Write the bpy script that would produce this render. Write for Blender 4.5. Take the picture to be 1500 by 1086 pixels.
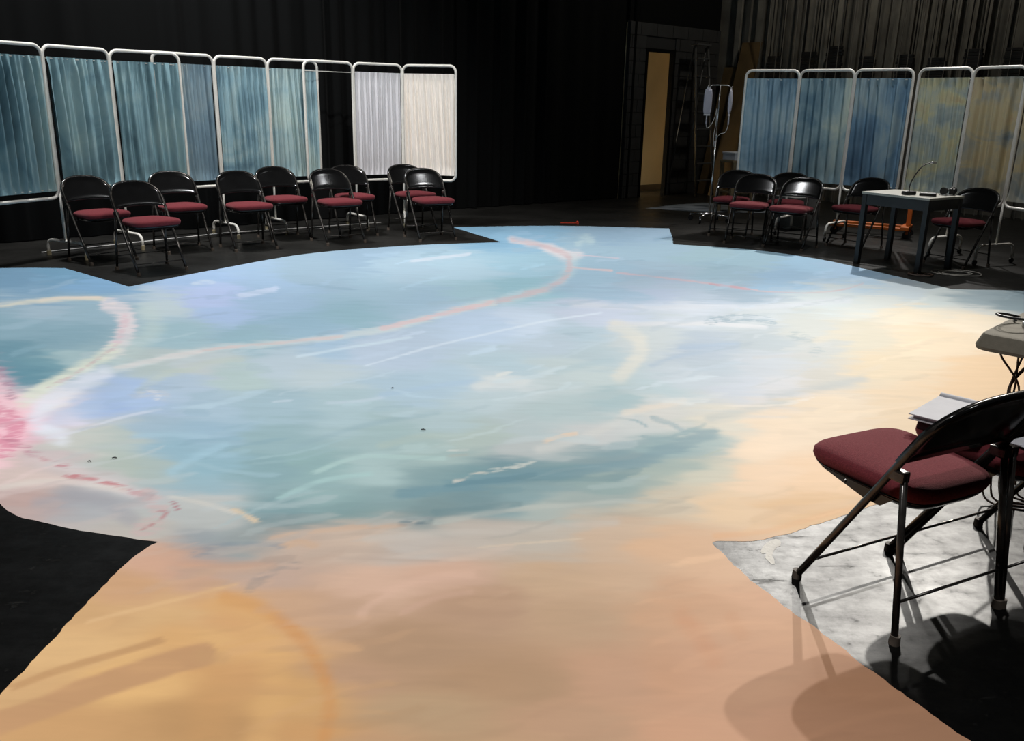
import bpy, bmesh, math, random
import numpy as np
from mathutils import Vector, Matrix

for _o in list(bpy.data.objects):
    bpy.data.objects.remove(_o)
scene = bpy.context.scene
COL = scene.collection

# ------------------------------------------------------------------ camera
FPX, PITCH, ROLL, CAMH = 1272.08, 0.298407, 0.0211475, 1.46662
_F = Vector((0, math.cos(PITCH), -math.sin(PITCH)))
_R0 = Vector((1, 0, 0)); _U0 = _R0.cross(_F)
_R = math.cos(ROLL) * _R0 + math.sin(ROLL) * _U0
_U = -math.sin(ROLL) * _R0 + math.cos(ROLL) * _U0
CAM = Vector((0, 0, CAMH))
cam_data = bpy.data.cameras.new('camera')
cam_data.sensor_fit = 'HORIZONTAL'; cam_data.sensor_width = 36.0
cam_data.lens = FPX / 1500 * 36.0
cam_data.clip_start = 0.05; cam_data.clip_end = 100
cam_ob = bpy.data.objects.new('camera', cam_data)
COL.objects.link(cam_ob)
cam_ob.matrix_world = Matrix(((_R.x, _U.x, -_F.x, 0), (_R.y, _U.y, -_F.y, 0), (_R.z, _U.z, -_F.z, CAMH), (0, 0, 0, 1)))
scene.camera = cam_ob

# ------------------------------------------------------------------ world, exposure
world = bpy.data.worlds.new('stage_dark'); scene.world = world
world.use_nodes = True
world.node_tree.nodes['Background'].inputs[0].default_value = (0.9, 0.95, 1.0, 1)
world.node_tree.nodes['Background'].inputs[1].default_value = 0.004
vs = scene.view_settings
vs.view_transform = 'Standard'; vs.look = 'None'; vs.exposure = 0.0; vs.gamma = 1.0; vs.use_curve_mapping = False

# ------------------------------------------------------------------ stage lights and added fill lights
def spot(name, loc, target, watts, angle, color=(1, 0.95, 0.88), soft=0.10, blend=0.6):
    l = bpy.data.lights.new(name, 'SPOT')
    l.energy = watts; l.spot_size = math.radians(angle); l.spot_blend = blend
    l.color = color; l.shadow_soft_size = soft
    o = bpy.data.objects.new(name, l); COL.objects.link(o)
    o.location = loc
    o.rotation_euler = (Vector(target) - Vector(loc)).to_track_quat('-Z', 'Y').to_euler()
    return o
# two upstage fixtures that throw the near chairs' shadows towards the camera
spot('stage_light_upstage', (6.6, 12.3, 6.6), (1.2, 2.0, 0), 3200, 44, (1, 0.955, 0.88), 0.08, 1.0)
spot('stage_light_upstage', (4.3, 12.7, 6.6), (0.9, 2.0, 0), 2850, 44, (1, 0.965, 0.91), 0.08, 1.0)
# one more upstage, on the small table and the far right of the mural
spot('stage_light_upstage', (5.6, 14.0, 6.8), (2.6, 8.6, 0), 2300, 46, (1, 0.97, 0.93), 0.08, 1.0)
# overhead wash: unseen fill spots added to even out the floor light
for _x, _y, _p in ((-3.5, 1.2, 2000), (-3.5, 8.5, 1750), (-1.2, 8.5, 560), (1.6, 0.6, 620), (3.5, 8.5, 680)):
    spot('overhead_fill', (_x, _y, 6.9), (_x, _y + 0.01, 0), _p, 95, (0.97, 0.985, 1.0), 0.22, 1.0)
# front light on the white screen and the seating along the left drape
spot('stage_light_front', (0.4, 3.4, 6.4), (-2.3, 9.8, 1.0), 1250, 46, (1, 0.97, 0.94), 0.10, 0.9)
# dim unseen fill added upstage to lift the rigging wall and drape folds
_wl = bpy.data.lights.new('upstage_fill', 'POINT'); _wl.energy = 130; _wl.color = (1, 0.93, 0.80); _wl.shadow_soft_size = 0.12
_wo = bpy.data.objects.new('upstage_fill', _wl); COL.objects.link(_wo); _wo.location = (4.9, 13.0, 5.8)

def gp(u, v, z=0.0):
    """photo pixel -> point on the horizontal plane at height z"""
    d = _F * FPX + _R * (u - 750) - _U * (v - 543)
    t = (z - CAMH) / d.z
    return CAM + d * t

# ------------------------------------------------------------------ materials
def s2l(c):
    return tuple((x / 255 / 12.92 if x / 255 <= 0.04045 else ((x / 255 + 0.055) / 1.055) ** 2.4) for x in c)
def new_mat(name):
    m = bpy.data.materials.new(name); m.use_nodes = True
    nt = m.node_tree
    return m, nt, nt.nodes['Principled BSDF']
def plain(name, col, rough=0.5, metal=0.0, spec=0.5, bump=0.0, bscale=200, vary=0.0, vscale=6, coat=0.0):
    m, nt, p = new_mat(name)
    p.inputs['Base Color'].default_value = (*col, 1)
    p.inputs['Roughness'].default_value = rough
    p.inputs['Metallic'].default_value = metal
    p.inputs['Specular IOR Level'].default_value = spec
    p.inputs['Coat Weight'].default_value = coat
    tc = nt.nodes.new('ShaderNodeTexCoord')
    if vary > 0:
        n = nt.nodes.new('ShaderNodeTexNoise'); n.inputs['Scale'].default_value = vscale; n.inputs['Detail'].default_value = 6
        nt.links.new(tc.outputs['Object'], n.inputs['Vector'])
        r = nt.nodes.new('ShaderNodeMapRange'); r.inputs[1].default_value = 0.3; r.inputs[2].default_value = 0.7
        r.inputs[3].default_value = 1 - vary; r.inputs[4].default_value = 1 + vary
        nt.links.new(n.outputs['Fac'], r.inputs[0])
        mx = nt.nodes.new('ShaderNodeVectorMath'); mx.operation = 'SCALE'
        mx.inputs[0].default_value = col
        nt.links.new(r.outputs[0], mx.inputs['Scale'])
        nt.links.new(mx.outputs[0], p.inputs['Base Color'])
    if bump > 0:
        n2 = nt.nodes.new('ShaderNodeTexNoise'); n2.inputs['Scale'].default_value = bscale; n2.inputs['Detail'].default_value = 3
        nt.links.new(tc.outputs['Object'], n2.inputs['Vector'])
        b = nt.nodes.new('ShaderNodeBump'); b.inputs['Strength'].default_value = bump; b.inputs['Distance'].default_value = 0.01
        nt.links.new(n2.outputs['Fac'], b.inputs['Height']); nt.links.new(b.outputs[0], p.inputs['Normal'])
    return m

M = {}
M['chair_black'] = plain('black_enamel', (0.005, 0.005, 0.005), 0.13, 0, 0.5, vary=0.15, vscale=9)
M['tube_black'] = plain('worn_black_tube', (0.055, 0.050, 0.045), 0.24, 0.6, 0.6, vary=0.4, vscale=30)
M['seat_fabric'] = plain('maroon_fabric', (0.150, 0.026, 0.032), 0.9, 0, 0.15, bump=0.35, bscale=420, vary=0.22, vscale=180)
M['rubber_foot'] = plain('brown_rubber', (0.11, 0.085, 0.065), 0.7, vary=0.3, vscale=30)
M['white_frame'] = plain('cream_white_enamel', (0.78, 0.75, 0.68), 0.35, vary=0.08, vscale=14)
M['foot_tip'] = plain('yellowed_rubber', (0.42, 0.36, 0.22), 0.6)
M['black_plastic'] = plain('black_plastic', (0.012, 0.012, 0.013), 0.4)
M['dark_metal'] = plain('dark_metal', (0.030, 0.029, 0.028), 0.5, 0.2, vary=0.2)
M['chrome'] = plain('chrome', (0.7, 0.7, 0.7), 0.2, 1.0)
M['velvet'] = plain('black_velvet', (0.0022, 0.0025, 0.0025), 0.9, 0, 0.15, bump=0.1, bscale=300)
M['orange_paint'] = plain('orange_enamel', (0.50, 0.115, 0.015), 0.45, vary=0.15)
M['white_paper'] = plain('white_paper', (0.55, 0.54, 0.56), 0.8, vary=0.05, vscale=20)
M['table_plastic'] = plain('grey_plastic_top', (0.20, 0.18, 0.14), 0.8, 0, 0.15, bump=0.15, bscale=400, vary=0.08, vscale=50)
M['grey_top'] = plain('pale_grey_laminate', (0.42, 0.40, 0.34), 0.4)
M['brown_cable'] = plain('brown_cable', (0.055, 0.030, 0.018), 0.5)
M['grey_cable'] = plain('grey_cable', (0.30, 0.28, 0.24), 0.5)
M['plywood'] = plain('brown_plywood', (0.115, 0.072, 0.026), 0.7, vary=0.3, vscale=3)
M['timber'] = plain('raw_timber', (0.19, 0.14, 0.075), 0.7, vary=0.3, vscale=8)
M['steel_grey'] = plain('dull_steel', (0.10, 0.10, 0.10), 0.5, 0.4)
M['rope'] = plain('grey_rope', (0.20, 0.185, 0.16), 0.9, bump=0.4, bscale=150)
M['block_paint'] = plain('charcoal_block_paint', (0.036, 0.036, 0.036), 0.55, bump=0.3, bscale=120, vary=0.15)
M['mortar'] = plain('charcoal_mortar', (0.022, 0.022, 0.022), 0.8)
M['tan_wall'] = plain('tan_painted_block', (0.52, 0.42, 0.25), 0.7, bump=0.2, bscale=60, vary=0.08, vscale=2)
M['brown_base'] = plain('brown_vinyl_base', (0.06, 0.04, 0.022), 0.5)
M['rig_wall'] = plain('dusty_black_wall', (0.14, 0.132, 0.112), 0.8, bump=0.3, bscale=30, vary=0.35, vscale=2.5)
M['rig_slat'] = plain('charcoal_steel_channel', (0.19, 0.178, 0.15), 0.7, 0.0, vary=0.35, vscale=3)
M['rig_dark'] = plain('blackened_iron', (0.010, 0.010, 0.010), 0.6)
M['red_tape'] = plain('red_tape', (0.62, 0.06, 0.03), 0.5)
M['white_tape'] = plain('white_rod', (0.66, 0.65, 0.62), 0.5)
M['tan_item'] = plain('tan_card', (0.42, 0.25, 0.09), 0.6, vary=0.3, vscale=30)
M['silver'] = plain('silver_plastic', (0.55, 0.55, 0.55), 0.3, 0.6)
M['debris'] = plain('dark_debris', (0.03, 0.03, 0.03), 0.8)
M['grey_box'] = plain('grey_card', (0.10, 0.10, 0.095), 0.7, vary=0.2)

_vp = M['velvet'].node_tree.nodes['Principled BSDF']
_vp.inputs['Sheen Weight'].default_value = 0.02; _vp.inputs['Sheen Roughness'].default_value = 0.4
_sf = M['seat_fabric'].node_tree.nodes['Principled BSDF']
_sf.inputs['Sheen Weight'].default_value = 0.18; _sf.inputs['Sheen Roughness'].default_value = 0.45; _sf.inputs['Sheen Tint'].default_value = (1.0, 0.42, 0.42, 1)
def bag_mat():
    m, nt, p = new_mat('iv_bag_film')
    p.inputs['Base Color'].default_value = (0.72, 0.72, 0.80, 1)
    p.inputs['Roughness'].default_value = 0.15
    p.inputs['Transmission Weight'].default_value = 0.5
    p.inputs['IOR'].default_value = 1.2
    return m
M['iv_bag'] = bag_mat()

def floor_mat():
    m, nt, p = new_mat('scuffed_black_stage_floor')
    N = nt.nodes; L = nt.links
    tc = N.new('ShaderNodeTexCoord')
    n1 = N.new('ShaderNodeTexNoise'); n1.inputs['Scale'].default_value = 1.6; n1.inputs['Detail'].default_value = 8; n1.inputs['Roughness'].default_value = 0.65
    n2 = N.new('ShaderNodeTexNoise'); n2.inputs['Scale'].default_value = 16; n2.inputs['Detail'].default_value = 8; n2.inputs['Roughness'].default_value = 0.7
    mp = N.new('ShaderNodeMapping'); mp.inputs['Rotation'].default_value = (0, 0, 2.3); mp.inputs['Scale'].default_value = (3.0, 16, 1)
    n3 = N.new('ShaderNodeTexNoise'); n3.inputs['Scale'].default_value = 1.0; n3.inputs['Detail'].default_value = 6; n3.inputs['Roughness'].default_value = 0.7
    L.new(tc.outputs['Object'], n1.inputs['Vector']); L.new(tc.outputs['Object'], n2.inputs['Vector'])
    L.new(tc.outputs['Object'], mp.inputs['Vector']); L.new(mp.outputs[0], n3.inputs['Vector'])
    # scuffs
    r2 = N.new('ShaderNodeValToRGB'); r2.color_ramp.elements[0].position = 0.60; r2.color_ramp.elements[1].position = 0.80
    L.new(n2.outputs['Fac'], r2.inputs['Fac'])
    r3 = N.new('ShaderNodeValToRGB'); r3.color_ramp.elements[0].position = 0.62; r3.color_ramp.elements[1].position = 0.78
    L.new(n3.outputs['Fac'], r3.inputs['Fac'])
    ad = N.new('ShaderNodeMath'); ad.operation = 'MAXIMUM'
    L.new(r2.outputs['Color'], ad.inputs[0]); L.new(r3.outputs['Color'], ad.inputs[1])
    mul = N.new('ShaderNodeMath'); mul.operation = 'MULTIPLY'; mul.inputs[1].default_value = 0.22
    L.new(ad.outputs[0], mul.inputs[0])
    sx = N.new('ShaderNodeSeparateXYZ'); L.new(tc.outputs['Object'], sx.inputs[0])
    wr = N.new('ShaderNodeMapRange'); wr.inputs[1].default_value = 4.5; wr.inputs[2].default_value = 8.5; wr.inputs[3].default_value = 0.0; wr.inputs[4].default_value = 0.42  # upstage wear plus glancing reflection, painted in as a paler colour with distance
    L.new(sx.outputs['Y'], wr.inputs[0])
    wn = N.new('ShaderNodeMath'); wn.operation = 'MULTIPLY'; L.new(wr.outputs[0], wn.inputs[0]); L.new(n1.outputs['Fac'], wn.inputs[1])
    wa = N.new('ShaderNodeMath'); wa.operation = 'ADD'; L.new(wn.outputs[0], wa.inputs[0]); L.new(mul.outputs[0], wa.inputs[1])
    mix = N.new('ShaderNodeMix'); mix.data_type = 'RGBA'
    mix.inputs[6].default_value = (0.0022, 0.0022, 0.0021, 1); mix.inputs[7].default_value = (0.075, 0.071, 0.063, 1)
    L.new(wa.outputs[0], mix.inputs[0]); L.new(mix.outputs[2], p.inputs['Base Color'])
    rr = N.new('ShaderNodeMapRange'); rr.inputs[1].default_value = 0.3; rr.inputs[2].default_value = 0.7
    rr.inputs[3].default_value = 0.30; rr.inputs[4].default_value = 0.46
    L.new(n1.outputs['Fac'], rr.inputs[0])
    r4 = N.new('ShaderNodeMath'); r4.operation = 'MULTIPLY_ADD'; r4.inputs[1].default_value = 0.30
    L.new(ad.outputs[0], r4.inputs[0]); L.new(rr.outputs[0], r4.inputs[2])
    L.new(r4.outputs[0], p.inputs['Roughness'])
    sp = N.new('ShaderNodeMapRange'); sp.inputs[1].default_value = 0.40; sp.inputs[2].default_value = 0.66; sp.inputs[3].default_value = 0.26; sp.inputs[4].default_value = 0.06
    av = N.new('ShaderNodeMath'); av.operation = 'MULTIPLY_ADD'; av.inputs[1].default_value = 0.45
    a2 = N.new('ShaderNodeMath'); a2.operation = 'MULTIPLY'; a2.inputs[1].default_value = 0.55
    L.new(n2.outputs['Fac'], a2.inputs[0]); L.new(n3.outputs['Fac'], av.inputs[0]); L.new(a2.outputs[0], av.inputs[2]); L.new(av.outputs[0], sp.inputs[0]); L.new(sp.outputs[0], p.inputs['Specular IOR Level'])
    bp = N.new('ShaderNodeBump'); bp.inputs['Strength'].default_value = 0.12; bp.inputs['Distance'].default_value = 0.004
    L.new(n2.outputs['Fac'], bp.inputs['Height']); L.new(bp.outputs[0], p.inputs['Normal'])
    return m
M['floor'] = floor_mat()

def mural_mat():
    m, nt, p = new_mat('brushed_scenic_paint')
    N = nt.nodes; L = nt.links
    at = N.new('ShaderNodeAttribute'); at.attribute_name = 'paint'
    tc = N.new('ShaderNodeTexCoord')
    mp = N.new('ShaderNodeMapping'); mp.inputs['Rotation'].default_value = (0, 0, -0.12); mp.inputs['Scale'].default_value = (2.2, 11, 1)
    n = N.new('ShaderNodeTexNoise'); n.inputs['Scale'].default_value = 1.5; n.inputs['Detail'].default_value = 7; n.inputs['Roughness'].default_value = 0.62
    n.inputs['Distortion'].default_value = 0.5
    L.new(tc.outputs['Object'], mp.inputs['Vector']); L.new(mp.outputs[0], n.inputs['Vector'])
    r = N.new('ShaderNodeMapRange'); r.inputs[1].default_value = 0.25; r.inputs[2].default_value = 0.75; r.inputs[3].default_value = 0.95; r.inputs[4].default_value = 1.05
    L.new(n.outputs['Fac'], r.inputs[0])
    s = N.new('ShaderNodeVectorMath'); s.operation = 'SCALE'
    L.new(at.outputs['Color'], s.inputs[0]); L.new(r.outputs[0], s.inputs['Scale'])
    L.new(s.outputs[0], p.inputs['Base Color'])
    p.inputs['Roughness'].default_value = 0.62
    p.inputs['Specular IOR Level'].default_value = 0.22
    b = N.new('ShaderNodeBump'); b.inputs['Strength'].default_value = 0.08; b.inputs['Distance'].default_value = 0.003
    L.new(n.outputs['Fac'], b.inputs['Height']); L.new(b.outputs[0], p.inputs['Normal'])
    return m
M['mural'] = mural_mat()

def dyed_fabric(name, cols, seed, scale=1.6, stretch=(1, 1, 0.8), rough=0.85):
    """hand-dyed cloth: cols = list of (position, srgb)"""
    m, nt, p = new_mat(name)
    N = nt.nodes; L = nt.links
    tc = N.new('ShaderNodeTexCoord')
    mp = N.new('ShaderNodeMapping'); mp.inputs['Scale'].default_value = stretch; mp.inputs['Location'].default_value = (seed * 3.7, seed * 1.3, seed * 2.1)
    n = N.new('ShaderNodeTexNoise'); n.inputs['Scale'].default_value = scale; n.inputs['Detail'].default_value = 5; n.inputs['Roughness'].default_value = 0.55; n.inputs['Distortion'].default_value = 0.7
    L.new(tc.outputs['Object'], mp.inputs['Vector']); L.new(mp.outputs[0], n.inputs['Vector'])
    cr = N.new('ShaderNodeValToRGB'); e = cr.color_ramp.elements
    while len(e) < len(cols): e.new(0.5)
    for k, (pos, c) in enumerate(cols):
        e[k].position = pos; e[k].color = (*s2l(c), 1)
    L.new(n.outputs['Fac'], cr.inputs['Fac'])
    L.new(cr.outputs['Color'], p.inputs['Base Color'])
    p.inputs['Roughness'].default_value = rough; p.inputs['Specular IOR Level'].default_value = 0.15
    return m

# ------------------------------------------------------------------ mesh helpers
def bm_obj(name, bm, mat, parent=None, smooth=True, matrix=None):
    me = bpy.data.meshes.new(name); bm.to_mesh(me); bm.free()
    if mat is not None: me.materials.append(mat)
    if smooth:
        for pl in me.polygons: pl.use_smooth = True
    o = bpy.data.objects.new(name, me); COL.objects.link(o)
    if parent is not None: o.parent = parent
    if matrix is not None: o.matrix_local = matrix
    return o
def auto_smooth(o, deg=40):
    me = o.data
    bm = bmesh.new(); bm.from_mesh(me)
    lim = math.radians(deg)
    for e in bm.edges:
        if len(e.link_faces) == 2 and e.calc_face_angle(0) > lim: e.smooth = False
    bm.to_mesh(me); bm.free()
    return o
def add_tube(bm, pts, r, seg=10, closed=False, caps=True):
    pts = [Vector(p) for p in pts]; n = len(pts)
    rad = r if isinstance(r, (list, tuple)) else [r] * n
    rings = []; prev = None
    for i, p in enumerate(pts):
        if closed: t = (pts[(i + 1) % n] - pts[i - 1])
        elif i == 0: t = pts[1] - pts[0]
        elif i == n - 1: t = pts[-1] - pts[-2]
        else: t = (pts[i + 1] - pts[i]).normalized() + (pts[i] - pts[i - 1]).normalized()
        t.normalize()
        if prev is None:
            a = Vector((0, 0, 1)) if abs(t.z) < 0.9 else Vector((1, 0, 0))
            nrm = (a - t * a.dot(t)).normalized()
        else:
            nrm = prev - t * prev.dot(t)
            nrm = nrm.normalized() if nrm.length > 1e-6 else prev
        prev = nrm
        b = t.cross(nrm)
        rings.append([bm.verts.new(p + (nrm * math.cos(2 * math.pi * k / seg) + b * math.sin(2 * math.pi * k / seg)) * rad[i]) for k in range(seg)])
    m = n if closed else n - 1
    for i in range(m):
        A, B = rings[i], rings[(i + 1) % n]
        off = 0
        if closed and i == n - 1:
            off = min(range(seg), key=lambda s: (A[0].co - B[s].co).length)
        for k in range(seg):
            bm.faces.new((A[k], A[(k + 1) % seg], B[(k + 1 + off) % seg], B[(k + off) % seg]))
    if caps and not closed:
        bm.faces.new(list(reversed(rings[0]))); bm.faces.new(rings[-1])
def add_box(bm, size, center=(0, 0, 0), rotz=0.0, bevel=0.0):
    mat = Matrix.Translation(center) @ Matrix.Rotation(rotz, 4, 'Z') @ Matrix.Diagonal((*size, 1))
    r = bmesh.ops.create_cube(bm, size=1.0, matrix=mat)
    if bevel > 0:
        es = list({e for v in r['verts'] for e in v.link_edges})
        bmesh.ops.bevel(bm, geom=es, offset=bevel, segments=2, affect='EDGES', profile=0.6)
def add_rings(bm, rings, cap_bottom=True, cap_top=True):
    vr = [[bm.verts.new(p) for p in ring] for ring in rings]
    n = len(vr[0])
    for A, B in zip(vr, vr[1:]):
        for k in range(n):
            bm.faces.new((A[k], A[(k + 1) % n], B[(k + 1) % n], B[k]))
    if cap_bottom: bm.faces.new(list(reversed(vr[0])))
    if cap_top: bm.faces.new(vr[-1])
def tube(name, pts, r, mat, parent=None, seg=10, closed=False):
    bm = bmesh.new(); add_tube(bm, pts, r, seg, closed); return bm_obj(name, bm, mat, parent)
def box(name, size, center, mat, parent=None, rotz=0.0, bevel=0.0):
    bm = bmesh.new(); add_box(bm, size, center, rotz, bevel); return bm_obj(name, bm, mat, parent, smooth=False)
def cyl(name, r, h, center, mat, parent=None, seg=16, r2=None):
    bm = bmesh.new(); bmesh.ops.create_cone(bm, cap_ends=True, segments=seg, radius1=r, radius2=r if r2 is None else r2, depth=h, matrix=Matrix.Translation(center))
    return auto_smooth(bm_obj(name, bm, mat, parent))
def tag(o, label, cat, group=None):
    o['label'] = label; o['category'] = cat
    if group: o['group'] = group
    return o
def thing(name, label, cat, loc=(0, 0, 0), rotz=0.0, group=None):
    o = bpy.data.objects.new(name, None); o.empty_display_size = 0.1
    COL.objects.link(o); o.location = loc; o.rotation_euler = (0, 0, rotz)
    return tag(o, label, cat, group)
def structure(o):
    o['kind'] = 'structure'; return o
def dup(root, loc, rotz, label):
    r = root.copy(); COL.objects.link(r); r.location = loc; r.rotation_euler = (0, 0, rotz); r['label'] = label
    for ch in list(root.children):
        c = ch.copy(); COL.objects.link(c); c.parent = r
        for g in ch.children:
            d = g.copy(); COL.objects.link(d); d.parent = c
    return r
def catmull(pts, n=8, closed=False):
    P = [Vector(p) for p in pts]; out = []
    m = len(P)
    for i in range(m if closed else m - 1):
        p0 = P[i - 1] if (closed or i > 0) else P[0]; p1 = P[i]; p2 = P[(i + 1) % m]
        p3 = P[(i + 2) % m] if (closed or i + 2 < m) else P[-1]
        for k in range(n):
            t = k / n
            out.append(0.5 * ((2 * p1) + (p2 - p0) * t + (2 * p0 - 5 * p1 + 4 * p2 - p3) * t * t + (3 * p1 - p0 - 3 * p2 + p3) * t ** 3))
    if not closed: out.append(P[-1])
    return out

# ================================================================== STRUCTURE
# floor
bm = bmesh.new()
bmesh.ops.create_grid(bm, x_segments=2, y_segments=2, size=0.5, matrix=Matrix.Translation((1.5, 9.0, 0)) @ Matrix.Diagonal((22, 22, 1, 1)))
structure(bm_obj('floor', bm, M['floor'], smooth=False))

# axis of the drape line / door wall
D = Vector((0.745, 0.667, 0)).normalized(); DN = Vector((-D.y, D.x, 0))      # along, behind
J0 = Vector((2.08, 14.85, 0))                                                # left jamb foot
def dw(t, n=0.0, z=0.0): return J0 + D * t + DN * n + Vector((0, 0, z))
def obox(bm, t0, t1, n0, n1, z0, z1, o=J0, d=D, nn=DN):
    vs_ = []
    for z in (z0, z1):
        for (t, n) in ((t0, n0), (t1, n0), (t1, n1), (t0, n1)):
            vs_.append(bm.verts.new(o + d * t + nn * n + Vector((0, 0, z))))
    a = vs_
    for f in ((0, 3, 2, 1), (4, 5, 6, 7), (0, 1, 5, 4), (1, 2, 6, 5), (2, 3, 7, 6), (3, 0, 4, 7)):
        bm.faces.new([a[i] for i in f])
    bmesh.ops.recalc_face_normals(bm, faces=bm.faces)
DOOR_W, DOOR_H, WT = 0.64, 2.31, 0.07
bm = bmesh.new()
obox(bm, -0.45, -0.05, 0.02, WT, 0, 2.74); obox(bm, DOOR_W + 0.05, 1.9, 0.02, WT, 0, 2.74); obox(bm, -0.05, DOOR_W + 0.05, 0.02, WT, DOOR_H + 0.05, 2.74)
wall_back = structure(bm_obj('wall_back', bm, M['mortar'], smooth=False))
# individual blocks on the face of the wall
def block(t0, t1, z0, z1):
    b = bmesh.new(); obox(b, t0 + 0.005, t1 - 0.005, 0.0, 0.03, z0 + 0.005, z1 - 0.005)
    bm_obj('block', b, M['block_paint'], wall_back, smooth=False)
for row in range(14):
    z0 = row * 0.1957; z1 = z0 + 0.1957
    off = 0.0 if row % 2 else 0.2
    t = -0.6 - off
    while t < 1.9:
        a, b_ = max(t, -0.45), min(t + 0.4, 1.9)
        lo, hi = -0.05, DOOR_W + 0.05
        if z0 + 0.01 < DOOR_H + 0.05:
            segs = []
            if a < lo: segs.append((a, min(b_, lo)))
            if b_ > hi: segs.append((max(a, hi), b_))
        else: segs = [(a, b_)]
        for (p, q) in segs:
            if q - p > 0.04: block(p, q, max(z0, 0.0), z1)
        t += 0.4
# plain black plaster above the blocks
bm = bmesh.new(); obox(bm, -0.45, 1.9, 0.03, WT, 2.74, 7.4)
structure(bm_obj('wall_upper', bm, M['velvet'], smooth=False))
# door frame (open doorway)
bm = bmesh.new()
obox(bm, -0.05, 0.0, -0.012, WT + 0.005, 0, DOOR_H + 0.05); obox(bm, DOOR_W, DOOR_W + 0.05, -0.012, WT + 0.005, 0, DOOR_H + 0.05); obox(bm, 0, DOOR_W, -0.012, WT + 0.005, DOOR_H, DOOR_H + 0.05)
structure(bm_obj('door_1', bm, plain('black_door_frame', (0.006, 0.006, 0.006), 0.9, 0, 0.02), smooth=False))
# hallway beyond
hp = gp(955, 278); HN = (hp - J0).dot(DN)
bm = bmesh.new(); obox(bm, -2.06, 1.86, HN, HN + 0.1, 0, 2.72)
structure(bm_obj('wall_hall', bm, M['tan_wall'], smooth=False))
bm = bmesh.new(); obox(bm, -2.0, 1.80, HN - 0.012, HN, 0, 0.10)
structure(bm_obj('baseboard_hall', bm, M['brown_base'], smooth=False))
bm = bmesh.new(); obox(bm, -2.0, -0.45, 0.36, HN, 2.66, 2.72); obox(bm, -0.45, 1.80, WT, HN, 2.66, 2.72)
structure(bm_obj('ceiling_hall', bm, M['tan_wall'], smooth=False))
bm = bmesh.new(); obox(bm, -2.0, -0.41, 0.34, 0.38, 0, 2.72); obox(bm, -2.06, -2.0, 0.34, HN, 0, 2.72); obox(bm, -0.45, -0.41, WT, 0.34, 0, 2.72); obox(bm, 1.80, 1.86, WT, HN, 0, 2.72)
structure(bm_obj('wall_hall_end', bm, M['tan_wall'], smooth=False))
hl = bpy.data.lights.new('hall_lamp', 'POINT'); hl.energy = 110; hl.color = (1, 0.87, 0.66); hl.shadow_soft_size = 0.15
hlo = bpy.data.objects.new('hall_lamp', hl); COL.objects.link(hlo); hlo.location = dw(-0.95, 0.55, 0.30)

# rigging wall on the right
RO = Vector((3.50, 16.12, 0)); RD = Vector((0.74, -0.673, 0)).normalized(); RN = Vector((RD.y * -1, RD.x, 0))   # RN points away from the stage
if RN.y < 0: RN = -RN
bm = bmesh.new(); obox(bm, -0.4, 9.0, 0.30, 0.45, 0, 7.4, RO, RD, RN)
wall_right = structure(bm_obj('wall_right', bm, M['rig_wall'], smooth=False))
rnd = random.Random(4)
t = 0.15
while t < 8.6:
    w = rnd.uniform(0.07, 0.15)
    b = bmesh.new(); obox(b, t, t + w, 0.20 + rnd.uniform(0, 0.05), 0.30, 0.0, 7.2, RO, RD, RN)
    bm_obj('guide_channel', b, M['rig_slat'] if rnd.random() < 0.7 else M['rig_wall'], wall_right, smooth=False)
    t += w + rnd.uniform(0.08, 0.15)
bm = bmesh.new(); bmesh.ops.create_grid(bm, x_segments=1, y_segments=1, size=0.5, matrix=Matrix.Translation((1.5, 9, 7.4)) @ Matrix.Diagonal((22, 22, 1, 1)))
structure(bm_obj('ceiling', bm, M['velvet'], smooth=False))

# ================================================================== MURAL
def mural_outline():
    pts = []
    def run(ps, n=8): pts.extend([(p.x, p.y) for p in catmull([(x, y, 0) for x, y in ps], n)])
    run([(1.42, 1.15), (1.136, 1.769), (1.026, 1.99), (0.92, 2.223), (0.792, 2.505), (0.715, 2.755)], 3)
    run([(0.735, 2.765), (0.913, 2.788), (1.15, 2.915), (1.299, 3.012), (2.0, 3.45), (2.75, 4.1), (3.4, 4.9)])
    pts.extend([(4.9, 4.4), (5.2, 5.8), (5.0, 7.47), (4.437, 7.451)])
    run([(3.81, 7.444), (3.516, 8.105), (3.131, 8.882), (2.567, 9.418), (1.761, 9.691)])
    run([(1.77, 9.70), (1.86, 10.3), (1.939, 10.992), (1.937, 10.995)], 2)
    run([(1.93, 10.998), (0.565, 11.032), (-0.766, 10.698)], 4)
    run([(-0.143, 9.577), (-1.116, 9.205), (-2.055, 8.559), (-2.717, 7.531), (-3.081, 6.838)])
    run([(-3.09, 6.84), (-3.957, 7.552)], 2)
    run([(-3.965, 7.55), (-4.493, 7.49), (-5.6, 7.2)], 3)
    pts.extend([(-5.6, 4.0), (-3.4, 4.5)])
    run([(-3.1, 4.3), (-2.5, 3.55), (-1.894, 2.929), (-1.675, 2.802), (-1.471, 2.733), (-1.202, 2.671)])
    run([(-1.22, 2.655), (-1.255, 2.486), (-1.278, 2.046), (-1.284, 1.859), (-1.32, 1.15)], 3)
    return np.array(pts)

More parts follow.
